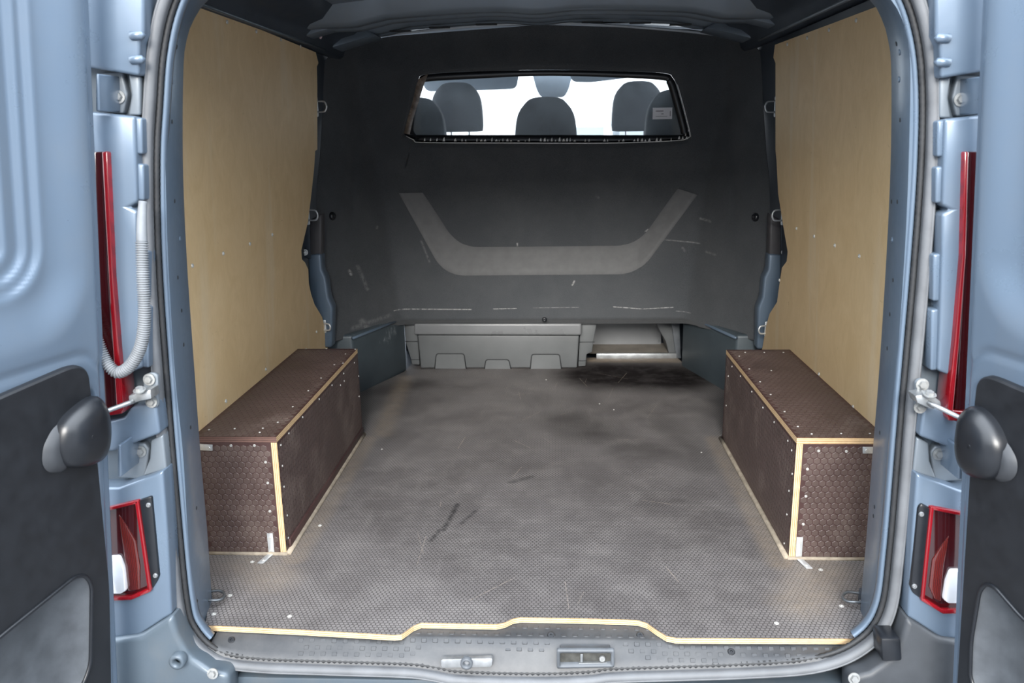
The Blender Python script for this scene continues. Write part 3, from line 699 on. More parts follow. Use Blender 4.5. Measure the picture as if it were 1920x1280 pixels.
# ---- rear body corners outside the seal
def corner(nm, s, shift):
    """s=-1 left, 1 right; left-hand pixels are mirrored to the right about the opening"""
    def q(px, py, y=-.09):
        if s > 0: px = 2*1012-px
        return at(px, py+shift, y=y)
    pts = [q(a, b, -.045) for a, b in ((80, -230), (330, -230), (290, 60), (282, 300), (288, 480), (300, 700), (322, 950), (338, 1130), (352, 1190), (352, 1330), (120, 1330))]
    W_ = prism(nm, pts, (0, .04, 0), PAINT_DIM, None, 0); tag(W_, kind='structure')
    def pan(name, pxs, y=-.09, th=.05, mat=PAINT, b=.006): return prism(name, [q(a, c, y) for a, c in pxs], (0, th, 0), mat, W_, b, 3)
    pan('upper_pillar_panel', [(100, -230), (272, -230), (270, 60), (262, 80), (260, 142), (170, 127), (100, 115)])
    pan('middle_pillar_panel', [(100, 207), (168, 209), (252, 218), (257, 380), (240, 388), (258, 396), (258, 470), (262, 600), (266, 690), (220, 708), (100, 725)])
    for a, b_, c, d in ((250, 219, 266, 289), (253, 306, 269, 376), (258, 470, 274, 560), (263, 574, 278, 690)): pan('pressed_tab', [(a, b_), (c, b_+2), (c+1, d), (a+2, d-1)], -.082, .04, PAINT, .004)
    pan('lower_pillar_band', [(150, 790), (200, 790), (232, 782), (245, 764), (292, 753), (300, 813), (212, 846), (150, 850)], -.085, .045)
    pan('lower_pillar_panel', [(150, 915), (222, 914), (288, 890), (305, 882), (314, 1000), (322, 1152), (308, 1160), (262, 1190), (214, 1196), (150, 1200)], -.09, .05)
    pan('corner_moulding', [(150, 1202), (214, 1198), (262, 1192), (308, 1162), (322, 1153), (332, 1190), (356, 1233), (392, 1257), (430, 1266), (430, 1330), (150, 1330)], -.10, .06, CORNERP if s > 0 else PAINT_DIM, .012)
    for a, b_ in ((258, 67), (258, 112)):
        p = q(a, b_, -.088); o = tube('pressed_peg', [p+Vector((-.013, 0, 0)), p+Vector((-.009, -.004, 0)), p+Vector((.010, -.004, 0)), p+Vector((.014, 0, 0))], [.002, .0075, .0075, .002], PAINT, W_, 10)
    pan('pocket_wall', [(240, 138), (262, 142), (262, 216), (240, 216), (246, 178)], -.07, .03, SEALANT, .004)
    pan('pocket_wall', [(282, 826), (305, 815), (312, 880), (268, 893), (280, 860)], -.07, .03, SEALANT, .004)
    # hinge pockets
    for (a, b_), (c0, c1) in (((223, 182), (130, 216)), ((264, 846), (826, 902))):
        pan('hinge_leaf', [(a-44, c0+6), (a+6, c0+4), (a+16, b_-4), (a+8, c1-3), (a-44, c1-6)], -.06, .02, SEALANT, .004)
        place('hinge_bolt', HEXB, q(a, b_, -.061), (0, -1, .1), W_)
        pan('hinge_arm', [(a-44, c0+8), (a-38, c0+8), (a-36, c1-8), (a-44, c1-8)], -.13, .08, PAINT, .003)
    if s < 0:
        p = q(338, 1232, -.10)
        V = [(.016, -.0), (.016, -.018), (.012, -.02), (.008, -.018), (.006, -.008)]
        gridmesh('bump_stop', [[p+Vector((r*math.cos(a*PI/10), y, r*math.sin(a*PI/10))) for r, y in V] for a in range(20)], PAINT_DIM, W_, True)
    else:
        pts = [at(a, b_, y=-.114) for a, b_ in ((1652, 1197), (1690, 1197), (1693, 1240), (1655, 1242))]
        prism('bump_stop', pts, (0, .05, 0), BLACKS, W_, .006)
    return W_, q
WLc, ql = corner('wall_rear_left', -1, 0)
WRc, qr = corner('wall_rear_right', 1, 5)
# fixings at the foot of the opening
place('sill_bolt', HEXB, at(399, 1262, y=-.11), (0, -1, .2), WLc); place('sill_bolt', HEXB, at(1601, 1271, y=-.11), (0, -1, .2), WRc)

# ---- sill below the seal
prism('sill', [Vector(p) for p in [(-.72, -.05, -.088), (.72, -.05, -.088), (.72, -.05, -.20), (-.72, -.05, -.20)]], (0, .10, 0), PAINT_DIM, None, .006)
bpy.data.objects['sill']['kind'] = 'structure'

# ================================================================== THINGS
# ---- rear bumper
bp = thing('rear_bumper', 'grey plastic rear bumper below the load sill', 'bumper', (0, -.15, -.40))
prof = [(-.05, -.105), (-.13, -.108), (-.165, -.125), (-.18, -.18), (-.18, -.32), (-.15, -.40), (-.05, -.40)]
gridmesh('bumper_shell', [[Vector((x, y+.12*(abs(x)/.95)**4, z)) for y, z in prof] for x in [k*.095 for k in range(-10, 11)]], GREYTRIM, bp)

# ---- sill scuff plate
sl = thing('sill_plate', 'dusty black plastic sill plate with square tread pads along the load edge', 'sill plate', (0, 0, -.05))
xs = [k*.02 for k in range(-34, 35)]
import bisect
bx = [p.x for p in sp if p.y < .05]; bot = sorted([(p.x+n.x*-.010, p.y+n.y*-.010) for p, n in zip(sp, SN) if p.y < .12])
def seal_z(x):
    c = [b for b in bot if b[1] < .1]
    best = min(c, key=lambda b: abs(b[0]-x)); return best[1]
P = []
for x in xs:
    zb = min(seal_z(x)-.012, -.016)
    r = [Vector((x, .085, -.0145)), Vector((x, .0, -.0150)), Vector((x, -.006, -.0165))]
    y1 = -.045; z1 = zb+.012
    P.append(r+[Vector((x, -.006*(1-t)+y1*t, -.0165*(1-t)+min(z1, -.02)*t)) for t in (.35, .7, 1.0)]+[Vector((x, y1-.004, z1-.01))])
og = Vector((0, 0, -.05))
gridmesh('plate', P, SILLM, sl)
def plate_pt(px, py):
    # meet the sloped plate by stepping along the sight line
    d = ray(px, py); t = 1.2
    while t < 2.2:
        q = CAM+d*t
        zz = -.0148 if q.y > -.002 else -.0165+(q.y+.006)/(-.039)*(min(min(seal_z(q.x)-.012, -.016)+.012, -.02)+.0165)
        if q.z < zz: return q
        t += .001
    return None
bm = bmesh.new()
rows_ = [(1176, .0), (1190, .5), (1204, 0.), (1217, .5), (1229, 0)]
for ri, (py0, ph) in enumerate(rows_):
    for k in range(-28, 30):
        px = 1005+(k+ph)*21; py = py0+(px-1005)*.018+ (4 if abs(px-1005) > 240 else 0)
        if px < 560 or px > 1600: continue
        if 1030 < px < 1166 and py > 1204: continue
        if 800 < px < 950 and py > 1208: continue
        if py > 1222 and 790 < px < 1200: continue
        q = plate_pt(px, py)
        if q is None or q.y < -.040: continue
        h = -.012+0
        w = .0058
        r = bmesh.ops.create_cube(bm, size=1, matrix=Matrix.Translation(q+Vector((0, 0, .0002))) @ Matrix.Rotation(math.radians(38 if q.y < -.004 else 2), 4, 'X') @ Matrix.Diagonal((.011, .009, .0022, 1)))
bev(bm, .0009, 1); tag(bobj('tread_pad', bm, SILLM, sl, True, 40), kind='stuff')
for px, py in ((434, 1200), (1033, 1191), (1200, 1191), (1371, 1222), (1567, 1219)):
    q = plate_pt(px, py)
    if q: place('plate_screw', DARKSCREW, q, (0, -.5, .85), sl)
# latch striker pieces
st = thing('door_striker', 'bright metal striker with a round socket on the left part of the sill', 'striker', at(875, 1243, y=-.05))
prism('striker_base', rounded([at(a, b, y=-.052) for a, b in ((826, 1236), (924, 1234), (922, 1250), (828, 1252))], .006), (0, .012, 0), BRUSH, st, .002)
p = at(875, 1242, y=-.054)
gridmesh('socket', [[p+Vector((r*math.cos(a*PI/9), y, r*math.sin(a*PI/9))) for r, y in ((.013, .004), (.0125, -.006), (.009, -.007), (.006, -.004), (.005, .006), (.001, .006))] for a in range(18)], GREYTRIM, st, True)
lt = thing('latch_socket', 'rectangular latch pocket with metal catch in the middle of the sill', 'latch', at(1098, 1240, y=-.05))
o4 = [at(a, b, y=-.053) for a, b in ((1044, 1219), (1152, 1219), (1152, 1251), (1044, 1253))]; i4 = [at(a, b, y=-.053) for a, b in ((1050, 1224), (1146, 1224), (1146, 1247), (1050, 1249))]
gridmesh('latch_frame', [[o+Vector((0, .01, 0)), o, i, i+Vector((0, .03, 0))] for o, i in zip(rounded(o4, .004), rounded(i4, .004))], GREYTRIM, lt, True)
prism('latch_back', [p+Vector((0, .0145, 0)) for p in i4], (0, .002, 0), simple('dusty_recess', (.05, .05, .045), .8, 0, .5, 60), lt, 0)
prism('catch_bar', [at(a, b, y=-.045) for a, b in ((1085, 1243), (1138, 1242), (1138, 1247), (1085, 1248))], (0, .01, 0), STEEL, lt, .001)
prism('catch_tongue', [at(a, b, y=-.046) for a, b in ((1088, 1226), (1093, 1226), (1093, 1242), (1088, 1242))], (0, .008, 0), STEEL, lt, .001)
place('catch_screw', disc_mesh('catch_screw', .007, .004, BOLT, 12), at(1129, 1234, y=-.042), (0, -1, .2), lt)

# ---- plywood side linings
def lining(side, label, edgepx, top, screws, near):
    s = -1 if side == 'left' else 1
    P0 = Vector((s*.850, 0, 0)); n = Vector((-s, 0, -.042)).normalized()   # leans in with the van side
    def q(px, py): return onplane(px, py, P0, n)
    def pz(y, z): return Vector((s*(.850-.042*z), y, z))
    zt = [q(*p) for p in top]
    pts = [pz(.14, .004), pz(.14, zt[0].z)] + [pz(v.y, v.z) for v in zt] + [pz(v.y, v.z) for v in [q(*p) for p in edgepx]]
    pts += [pz(pts[-1].y, .004)]
    th = thing('plywood_lining', label, 'plywood panel', (s*.85, .8, 0))
    N = len(pts); off_ = Vector((s*.009, 0, 0))
    V = pts+[p+off_ for p in pts]
    bm = bmesh.new(); prism_bm(bm, pts, off_)
    bmesh.ops.recalc_face_normals(bm, faces=bm.faces)
    for f in bm.faces: f.material_index = 0 if len(f.verts) > 4 else 1
    bmesh.ops.triangulate(bm, faces=[f for f in bm.faces if len(f.verts) > 4])
    bobj('board', bm, [BIRCH, EDGEX], th)
    for px, py in screws: place('screw', PANELBOLT, q(px, py), (-s, 0, -.04), th)
    return th, q
LL, qL = lining('left', 'birch plywood panel lining the left side, above the box under it', [(597, 118), (594, 125), (595, 160), (595, 280), (591, 283), (589, 316), (583, 371), (577, 418), (565, 469), (566, 486), (572, 492), (578, 505), (579, 531), (583, 550), (590, 571), (604, 594), (610, 620), (615, 655)],
                [(372, 12), (480, 52), (592, 98)], [(425, 41), (480, 59), (526, 74), (563, 87), (360, 498), (418, 475), (468, 457), (510, 440), (423, 752), (498, 692), (593, 622)], 345)
LR, qR = lining('right', 'birch plywood panel lining the right side, above the box under it', [(1450, 108), (1454, 118), (1454, 160), (1454, 281), (1456, 300), (1459, 363), (1469, 426), (1477, 472), (1475, 490), (1466, 502), (1461, 535), (1457, 566), (1443, 588), (1437, 609), (1428, 660)],
                [(1650, 10), (1560, 44), (1453, 84)], [(1606, 38), (1555, 56), (1514, 71), (1477, 83), (1494, 428), (1527, 443), (1566, 460), (1612, 480), (1462, 525), (1536, 701), (1600, 763)], 1672)

# ---- B-pillar pieces between lining and bulkhead
def bpillar(side, up, low, bolt, label):
    s = -1 if side == 'left' else 1; Y = 1.545
    t = thing('seatbelt_pillar_cover', label, 'pillar cover', (s*.83, Y, .24))
    prism('upper_cover', [at(a, b, y=Y+.005) for a, b in up], (0, .05, 0), PILLARBR, t, .008, 3)
    prism('lower_cover', [at(a, b, y=Y) for a, b in low], (0, .06, 0), PAINT_IN, t, .010, 3)
    place('bolt', HEXB, at(*bolt, y=Y-.02), (-s*.5, -1, 0), t)
    prism('bolt_plate', [at(a, b, y=Y-.012) for a, b in ((bolt[0]-6, bolt[1]-60), (bolt[0]+8, bolt[1]-60), (bolt[0]+10, bolt[1]+12), (bolt[0]-6, bolt[1]+10))], (0, .01, 0), DARKMETAL, t, .002)
bpillar('left', [(581, 412), (603, 400), (603, 478), (577, 480), (577, 430)], [(577, 477), (602, 475), (604, 507), (611, 520), (616, 557), (624, 576), (622, 652), (600, 652), (590, 600), (583, 570), (578, 531)], (572, 473), 'blue-grey pressed pillar cover with dark upper sleeve between left lining and bulkhead')
bpillar('right', [(1464, 412), (1444, 400), (1442, 478), (1466, 480), (1468, 430)], [(1466, 477), (1441, 475), (1440, 505), (1432, 520), (1429, 557), (1421, 576), (1419, 655), (1440, 655), (1455, 610), (1462, 570), (1465, 531)], (1471, 473), 'blue-grey pressed pillar cover with dark upper sleeve between right lining and bulkhead')
# scuffed angled boxings at the floor corners
def boxing(nm, px):
    a, b, c, d = [at(p[0], p[1], z=0) for p in px[:2]]+[None, None]
    return None
for s, nm, nearp, farp in ((-1, 'trim_5', (-.760, 1.66), (-.615, 2.05)), (1, 'trim_6', (.765, 1.64), (.625, 2.10))):
    A = Vector((*nearp, -.012)); B = Vector((*farp, -.012)); up = Vector((0, 0, .262))
    poly = [A, B, B+Vector((s*.2, .1, 0)), A+Vector((s*.16, 0, 0))]
    o = prism(nm, [p for p in poly], up, TEAL, None, .012, 3); tag(o, kind='structure')
    # rolled top flange
    tube('top_flange', [A+up+Vector((-s*.002, -.004, -.012)), B+up+Vector((-s*.002, -.004, -.012))], .006, PAINT_IN, o, 8)

# ---- lashing eyes on the lining edges
def eye(px, py, side, label, Y=1.52, sc=1.0):
    s = -1 if side == 'left' else 1
    P = at(px, py, y=Y); t = thing('lashing_eye', label, 'lashing eye', P, 'lashing eyes beside the bulkhead')
    k = sc
    prism('eye_plate', rounded([P+Vector((s*.010*k-s*.0, 0, .036*k)), P+Vector((s*.010*k-s*.014, 0, .036*k)), P+Vector((s*.010*k-s*.014, 0, -.036*k)), P+Vector((s*.010*k, 0, -.036*k))], .005), (0, .003, 0), STEELIN, t, .0008)
    for dz in (.024, -.024): place('eye_screw', SCREW, P+Vector((s*.003, -.001, dz*k)), (0, -1, 0), t)
    pth = [P+Vector((s*.006, -.003, .019*k)), P+Vector((-s*.027*k, -.010, .018*k)), P+Vector((-s*.036*k, -.012, .011*k)), P+Vector((-s*.039*k, -.013, 0)), P+Vector((-s*.036*k, -.012, -.011*k)), P+Vector((-s*.027*k, -.010, -.018*k)), P+Vector((s*.006, -.003, -.019*k))]
    tube('eye_ring', smoothpath(pth, 40), .0032, STEELIN, t, 8)
eye(594, 200, 'left', 'steel lashing loop at the far edge of the left lining, level with the window', 1.56)
eye(578, 403, 'left', 'steel lashing loop above the dark pillar sleeve at the left lining', 1.50)
eye(608, 612, 'left', 'lowest steel lashing loop on the left, just above the far end of the left box', 1.54, .7)
eye(1454, 200, 'right', 'steel lashing loop at the far edge of the right lining, level with the window', 1.54)
eye(1467, 403, 'right', 'steel lashing loop above the dark pillar sleeve at the right lining', 1.48)
eye(1437, 617, 'right', 'lowest steel lashing loop on the right, just above the far end of the right box', 1.50, .8)
# ---- floor lashing rings by the rear pillars
RINGM = simple('dark_worn_steel', (.13, .14, .15), .38, .7, .3, 60)
def ring(px, py, s, label):
    P = at(px, py, z=.018); t = thing('lashing_ring', label, 'lashing ring', (P.x, P.y, 0), 'floor lashing rings by the opening')
    base = P+Vector((s*.018, 0, -.004))
    pth = [base+Vector((0, .016, .006)), P+Vector((-s*.008, .019, .004)), P+Vector((-s*.022, .012, .002)), P+Vector((-s*.027, -.002, .0)), P+Vector((-s*.020, -.014, 0)), P+Vector((-s*.004, -.019, .002)), base+Vector((0, -.016, .004))]
    tube('ring', smoothpath(pth, 30), .0034, RINGM, t, 8)
    bm = bmesh.new(); abox(bm, base.x-.006, base.x+.010, base.y-.020, base.y+.020, .0, .034); bev(bm, .004); bobj('ring_bracket', bm, DARKMETAL, t, True, 40)
    place('bracket_bolt', SCREW, base+Vector((-s*.007, 0, -.004)), (-s, 0, 0), t)
ring(398, 1118, -1, 'dark steel lashing ring on the floor beside the left rear pillar')
ring(1604, 1121, 1, 'dark steel lashing ring on the floor beside the right rear pillar')

# ---- wheel arch boxes
def hexes(name, origin, eu, ev, n, Lu, Lv, parent, pitch=.0166, h=.0006, mat=FILM, rot=False):
    """raised hexagon pads covering a rectangle"""
    V = []; F = []; R = pitch*.5/math.cos(PI/6)*.90; eu, ev, n = Vector(eu), Vector(ev), Vector(n)
    rows = int(Lv/(pitch*.866)); cols = int(Lu/pitch)
    for r_ in range(rows):
        for c_ in range(cols):
            u = pitch*(c_+.5+(.5 if r_ % 2 else 0)); v = pitch*.866*(r_+.55)
            if u > Lu-pitch*.4 or v > Lv-pitch*.4: continue
            c = origin+eu*u+ev*v; i = len(V)
            for hh, rr_ in ((0, R), (h, R*.88)):
                for k in range(6): V.append(c+n*hh+eu*(rr_*math.cos(PI/6+k*PI/3))+ev*(rr_*math.sin(PI/6+k*PI/3)))
            F.append(tuple(i+6+k for k in range(6)))
            for k in range(6): F.append((i+k, i+(k+1) % 6, i+6+(k+1) % 6, i+6+k))
    return tag(mesh(name, V, F, mat, parent), kind='stuff')
def board(name, x0, x1, y0, y1, z0, z1, axis, parent, edge, face=FILMBASE):
    bm = bmesh.new(); abox(bm, x0, x1, y0, y1, z0, z1)
    for f in bm.faces: f.material_index = 0 if abs(f.normal[axis]) > .5 else 1
    return bobj(name, bm, [face, edge], parent)
def archbox(side, label, yn, yf, xi, top, sc_end, sc_side, sc_top, lidedge, brk, flat):
    s = -1 if side == 'left' else 1; xo = .8355; T = .015; H = .3142
    t = thing('wheel_arch_box', label, 'wheel arch box', (s*.735, (yn+yf)/2, 0))
    lid = board('lid', s*xi, s*xo, yn, yf, H-T, H, 2, t, EDGEZ)
    if lidedge:
        lid.data.materials.append(EDGERED)
        for f in lid.data.polygons:
            if f.normal.y < -.5: f.material_index = 2
    sidep = board('side_panel', s*xi, s*(xi+T), yn, yf, 0.0, H-T, 0, t, EDGEX)
    end = board('end_panel', s*(xi+T), s*xo, yn, yn+T, .0, H-T, 1, t, EDGEY)
    board('end_panel', s*(xi+T), s*xo, yf-T, yf, .0, H-T, 1, t, EDGEY)
    hexes('hexagon_emboss', Vector((s*xi+s*.004, yn+.003, H)), (s, 0, 0), (0, 1, 0), (0, 0, 1), xo-xi-.006, yf-yn-.006, lid)
    hexes('hexagon_emboss', Vector((s*xi, yn+.004, .003)), (0, 1, 0), (0, 0, 1), (-s, 0, 0), yf-yn-.008, H-T-.006, sidep)
    hexes('hexagon_emboss', Vector((s*(xi+T+.003), yn, .003)), (s, 0, 0), (0, 0, 1), (0, -1, 0), xo-xi-T-.006, H-T-.006, end)
    for p in sc_end: place('screw', SCREW, at(*p, y=yn), (0, -1, 0), t)
    for p in sc_side: place('screw', SCREWS, at(*p, x=s*xi)-Vector((s*.0006, 0, 0)), (-s, 0, 0), t)
    for p in sc_top: place('screw', SCREWS, at(*p, z=H)+Vector((0, 0, .0006)), (0, 0, 1), t)
    # dusty sealant bead and batten at the foot
    x = s*(xi-.006)
    tube('sealant_bead', [Vector((x, yn-.004+(yf-yn)*k/10, .003)) for k in range(11)], .007, BEAD, t, 8)
    tube('sealant_bead', [Vector((s*(xi-.004), yn-.004, .002)), Vector((s*.83, yn-.004, .002))], .005, BEAD, t, 8)
    if side == 'left': box('batten', s*xi, s*(xi-.006), yn+.02, yf-.004, .006, .030, FILMBASE, t, .001)
    # angle bracket at the foot, flat tie to the pillar
    P = at(*brk, y=yn-.001)
    b_ = box('angle_bracket', P.x-.0075, P.x+.0075, yn-.003, yn-.0005, .001, .058, STEELIN, t, .0005)
    prism('bracket_foot', [Vector((P.x-.0075, yn-.001, .001)), Vector((P.x+.0075, yn-.001, .001)), Vector((P.x+.0075-s*-.012*1, yn-.052, .001)), Vector((P.x-.0075-s*-.012, yn-.052, .001))], (0, 0, .0025), STEELIN, t, .0004)
    for dz in (.045, .012): place('bracket_screw', SCREW, Vector((P.x, yn-.003, dz)), (0, -1, 0), b_)
    place('bracket_screw', SCREW, Vector((P.x+s*.008, yn-.040, .0035)), (0, 0, 1), b_)
    A = [at(a, b, y=yn-.003) for a, b in flat]
    f_ = prism('tie_strap', A, (0, .0025, 0), STEELIN, t, .0004)
    c = (A[1]+A[2])/2
    place('tie_screw', SCREW, c+Vector((s*.008, -.001, 0)), (0, -1, 0), f_)
    return t
archbox('left', 'long brown plywood box along the left side wall with a dark-stained lid edge', .322, 1.19, .6265, 0,
        [(433, 835), (477, 835), (498, 866), (502, 905), (506, 958)],
        [(526, 834), (541, 812), (567, 782), (598, 748), (622, 722), (644, 700), (664, 680), (529, 873), (532, 912), (538, 966), (540, 1008), (645, 714), (638, 722), (672, 705), (673, 743), (677, 806)],
        [(392, 806), (440, 804), (487, 811), (493, 803), (521, 792), (549, 763), (578, 733), (602, 709), (627, 684), (643, 681), (648, 664), (612, 654), (574, 654), (666, 655)], True, (508, 1020), [(374, 832), (398, 834), (398, 845), (374, 844)])
archbox('right', 'long brown plywood box along the right side wall with pale bare lid edges', .324, 1.16, .6265, 0,
        [(1535, 845), (1587, 846), (1514, 879), (1511, 930), (1506, 982)],
        [(1485, 844), (1478, 826), (1452, 791), (1431, 764), (1410, 734), (1389, 705), (1373, 687), (1486, 888), (1480, 920), (1476, 964), (1471, 1018), (1366, 705), (1362, 760)],
        [(1397, 661), (1433, 661), (1469, 661), (1386, 668), (1405, 692), (1425, 716), (1445, 740), (1471, 772), (1496, 800), (1522, 814), (1577, 813), (1631, 813), (1446, 695)], False, (1498, 1030), [(1638, 838), (1618, 838), (1618, 850), (1638, 850)])

# ---- grey storage bin under the bulkhead
sb = thing('storage_bin', 'wide grey plastic storage bin tucked under the bulkhead', 'storage bin', (-.2, 2.06, 0))
def bq(px, py, Y=2.045): return at(px, py, y=Y)
fr = [bq(a, b) for a, b in ((783, 628), (1086, 629), (1082, 696), (789, 692))]
for p in fr[2:]: p.z = .003
prism('front_panel', fr, (0, .10, 0), GREYBIN, sb, .006, 3)
prism('lid_lip', [bq(a, b, 2.03) for a, b in ((776, 606), (1091, 606), (1090, 629), (776, 628))], (0, .10, 0), BINLID, sb, .010, 4)
for sgn, pts in ((-1, ((757, 600), (783, 600), (783, 628), (787, 684), (772, 683), (770, 672), (760, 640))), (1, ((1088, 600), (1120, 600), (1112, 645), (1110, 660), (1100, 664), (1098, 686), (1084, 687), (1087, 630)))):
    w_ = prism('side_wing', [bq(a, b, 2.07) for a, b in pts], (0, .08, 0), GREYBIN, sb, .004)
    for a, b in (((759, 783), 640), ((771, 787), 674)) if sgn < 0 else (((1086, 1115), 641), ((1085, 1100), 676)):
        A, B = bq(a[0], b, 2.068), bq(a[1], b, 2.068); tube('panel_joint', [A, B], .0016, GROOVE, w_, 6)
for a0, a1, yt, yb in ((815, 874, 663, 691), (908, 958, 674, 692), (994, 1053, 664, 693)):
    pth = rounded([bq(a0, yb, 2.044), bq(a0+3, yt, 2.044), bq(a1-4, yt, 2.044), bq(a1, yb, 2.044)], [0, .012, .012, 0], 6)
    tube('arch_outline', pth, .0024, GROOVE, sb, 6)
    prism('arch_inset', [p+Vector((0, -.0002, 0)) for p in pth], (0, .003, 0), GREYBIN, sb, 0)
tube('bin_foot_joint', [bq(789, 692, 2.043), bq(1083, 695, 2.043)], .0028, GROOVE, sb, 6)
# ---- open tray to the right of it
tr = thing('under_seat_tray', 'open grey plastic tray under the bulkhead, right of the bin', 'tray', (.4, 2.3, 0))
TZ = .075
A, B = at(1118, 662, y=2.23), at(1268, 664, y=2.23)
zc = (A.z+B.z)/2
mesh('tray_floor', [(A.x-.03, 2.235, zc), (B.x+.02, 2.235, zc), (B.x+.02, 2.42, zc+.004), (A.x-.03, 2.42, zc+.004)], [(0, 1, 2, 3)], simple('dusty_tray', (.19, .17, .145), .6, 0, .25, 14), tr)
mesh('tray_back', [(A.x-.05, 2.40, zc), (B.x-.05, 2.40, zc), (B.x-.05, 2.42, zc+.20), (A.x-.05, 2.42, zc+.20)], [(0, 1, 2, 3)], BINLID, tr)
prism('tray_side', [at(a, b, y=2.235) for a, b in ((1225, 600), (1262, 600), (1272, 672), (1256, 672), (1248, 640))], (0, .16, 0), GREYBIN, tr, .006)
prism('tray_post', [at(a, b, y=2.225) for a, b in ((1258, 600), (1274, 600), (1277, 672), (1268, 672))], (0, .03, 0), GREYTRIM, tr, .003)
bm = bmesh.new(); abox(bm, A.x, B.x, 2.218, 2.236, -.005, zc+.004); bev(bm, .002); bobj('metal_edge_strip', bm, STEEL, tr, True, 40)
tag(mesh('wall_under_seat', [(-.7, 2.5, -.03), (.75, 2.5, -.03), (.75, 2.5, .4), (-.7, 2.5, .4)], [(0, 1, 2, 3)], DARKMETAL), kind='structure')

# ---- tail lamps
def lamps(side, upper, rim, lower, lrim, plate, white, screws, refl, l1, l2):
    Y = -.097
    t = thing('tail_lamp', l1, 'tail lamp', at(upper[0][0], upper[0][1], y=Y))
    prism('dark_lens', [at(a, b, y=Y) for a, b in upper], (0, .05, 0), REDDARK, t, .003)
    prism('bright_lens_edge', [at(a, b, y=Y-.006) for a, b in rim], (0, .05, 0), RED, t, .003)
    t = thing('lower_tail_lamp', l2, 'tail lamp', at(lower[-1][0], lower[-1][1], y=Y))
    prism('red_lens', [at(a, b, y=Y+.006) for a, b in lower], (0, .04, 0), REDDARK, t, .003)
    for r in lrim: prism('bright_lens_edge', [at(a, b, y=Y-.002) for a, b in r], (0, .04, 0), RED, t, .002)
    prism('reflector', [at(a, b, y=Y+.003) for a, b in refl], (0, .02, 0), REDMID, t, .002)
    prism('clear_lens', [at(a, b, y=Y-.004) for a, b in white], (0, .04, 0), WHITELENS, t, .004)
    m_ = prism('mounting_plate', [at(a, b, y=Y+.001) for a, b in plate], (0, .03, 0), BLACKS, t, .004)
    for p in screws: place('mounting_screw', disc_mesh('mounting_screw', .0048, .004, BRUSH, 12), at(*p, y=Y+.0005), (0, -1, 0), m_)
lamps('left', [(120, 284), (193, 284), (203, 520), (222, 774), (120, 774)], [(190, 284), (201, 284), (212, 520), (232, 768), (229, 776), (140, 790), (140, 770), (218, 766), (203, 520)],
      [(160, 962), (258, 938), (283, 1108), (246, 1125), (160, 1128)], [[(252, 940), (259, 938), (284, 1106), (277, 1110)], [(160, 962), (258, 938), (258, 944), (160, 969)], [(160, 1122), (245, 1118), (282, 1102), (283, 1109), (246, 1125), (160, 1129)]],
      [(260, 938), (284, 930), (298, 1080), (294, 1090), (284, 1106)], [(190, 1046), (222, 1044), (232, 1068), (236, 1108), (226, 1114), (190, 1114)], [(279, 946), (292, 1078)], [(222, 965), (236, 985), (254, 1014), (262, 1060), (262, 1105), (240, 1108), (232, 1040)],
      'tall narrow red tail lamp beside the open left door', 'lower red lamp with clear reversing lens by the left door')
lamps('right', [(1900, 284), (1815, 284), (1812, 420), (1804, 560), (1796, 700), (1788, 790), (1900, 790)], [(1809, 284), (1817, 284), (1812, 480), (1800, 640), (1788, 770), (1880, 776), (1880, 792), (1778, 789), (1776, 780), (1790, 640), (1804, 480)],
      [(1850, 968), (1746, 950), (1728, 1125), (1768, 1150), (1850, 1150)], [[(1752, 952), (1745, 950), (1727, 1122), (1734, 1126)], [(1850, 970), (1748, 950), (1748, 956), (1850, 977)], [(1850, 1143), (1768, 1143), (1728, 1118), (1727, 1126), (1768, 1151), (1850, 1151)]],
      [(1745, 953), (1728, 944), (1722, 952), (1708, 1100), (1712, 1112), (1728, 1124)], [(1840, 1072), (1784, 1070), (1776, 1090), (1770, 1125), (1778, 1132), (1840, 1132)], [(1727, 963), (1714, 1098)], [(1780, 1005), (1764, 1026), (1748, 1050), (1742, 1100), (1752, 1122), (1764, 1128), (1770, 1062)],
      'tall narrow red tail lamp beside the open right door', 'lower red lamp with clear reversing lens by the right door')

# ---- wiring conduit from body to the left door
cd = thing('wiring_conduit', 'ribbed grey wiring conduit looping from pillar to left door', 'conduit', at(268, 700, y=-.12))
pth = [at(268, 378, y=-.095), at(266, 410, y=-.105), at(266, 450, y=-.115), at(268, 520, y=-.125), at(271, 590, y=-.13), at(265, 645, y=-.13), at(246, 683, y=-.13), at(222, 698, y=-.13), at(203, 684, y=-.13), at(188, 655, y=-.128), at(172, 610, y=-.125), at(160, 580, y=-.12)]
sm = smoothpath(pth, 440); a0 = 70
tube('rubber_sleeve', sm[:a0:3], [.0075+.0022*i/(a0/3) for i in range(len(sm[:a0:3]))], CONDUIT, cd, 12)
tube('ribbed_hose', sm[a0-3:], [.0116 if (i//2) % 2 else .0088 for i in range(len(sm[a0-3:]))], CONDUIT, cd, 12)
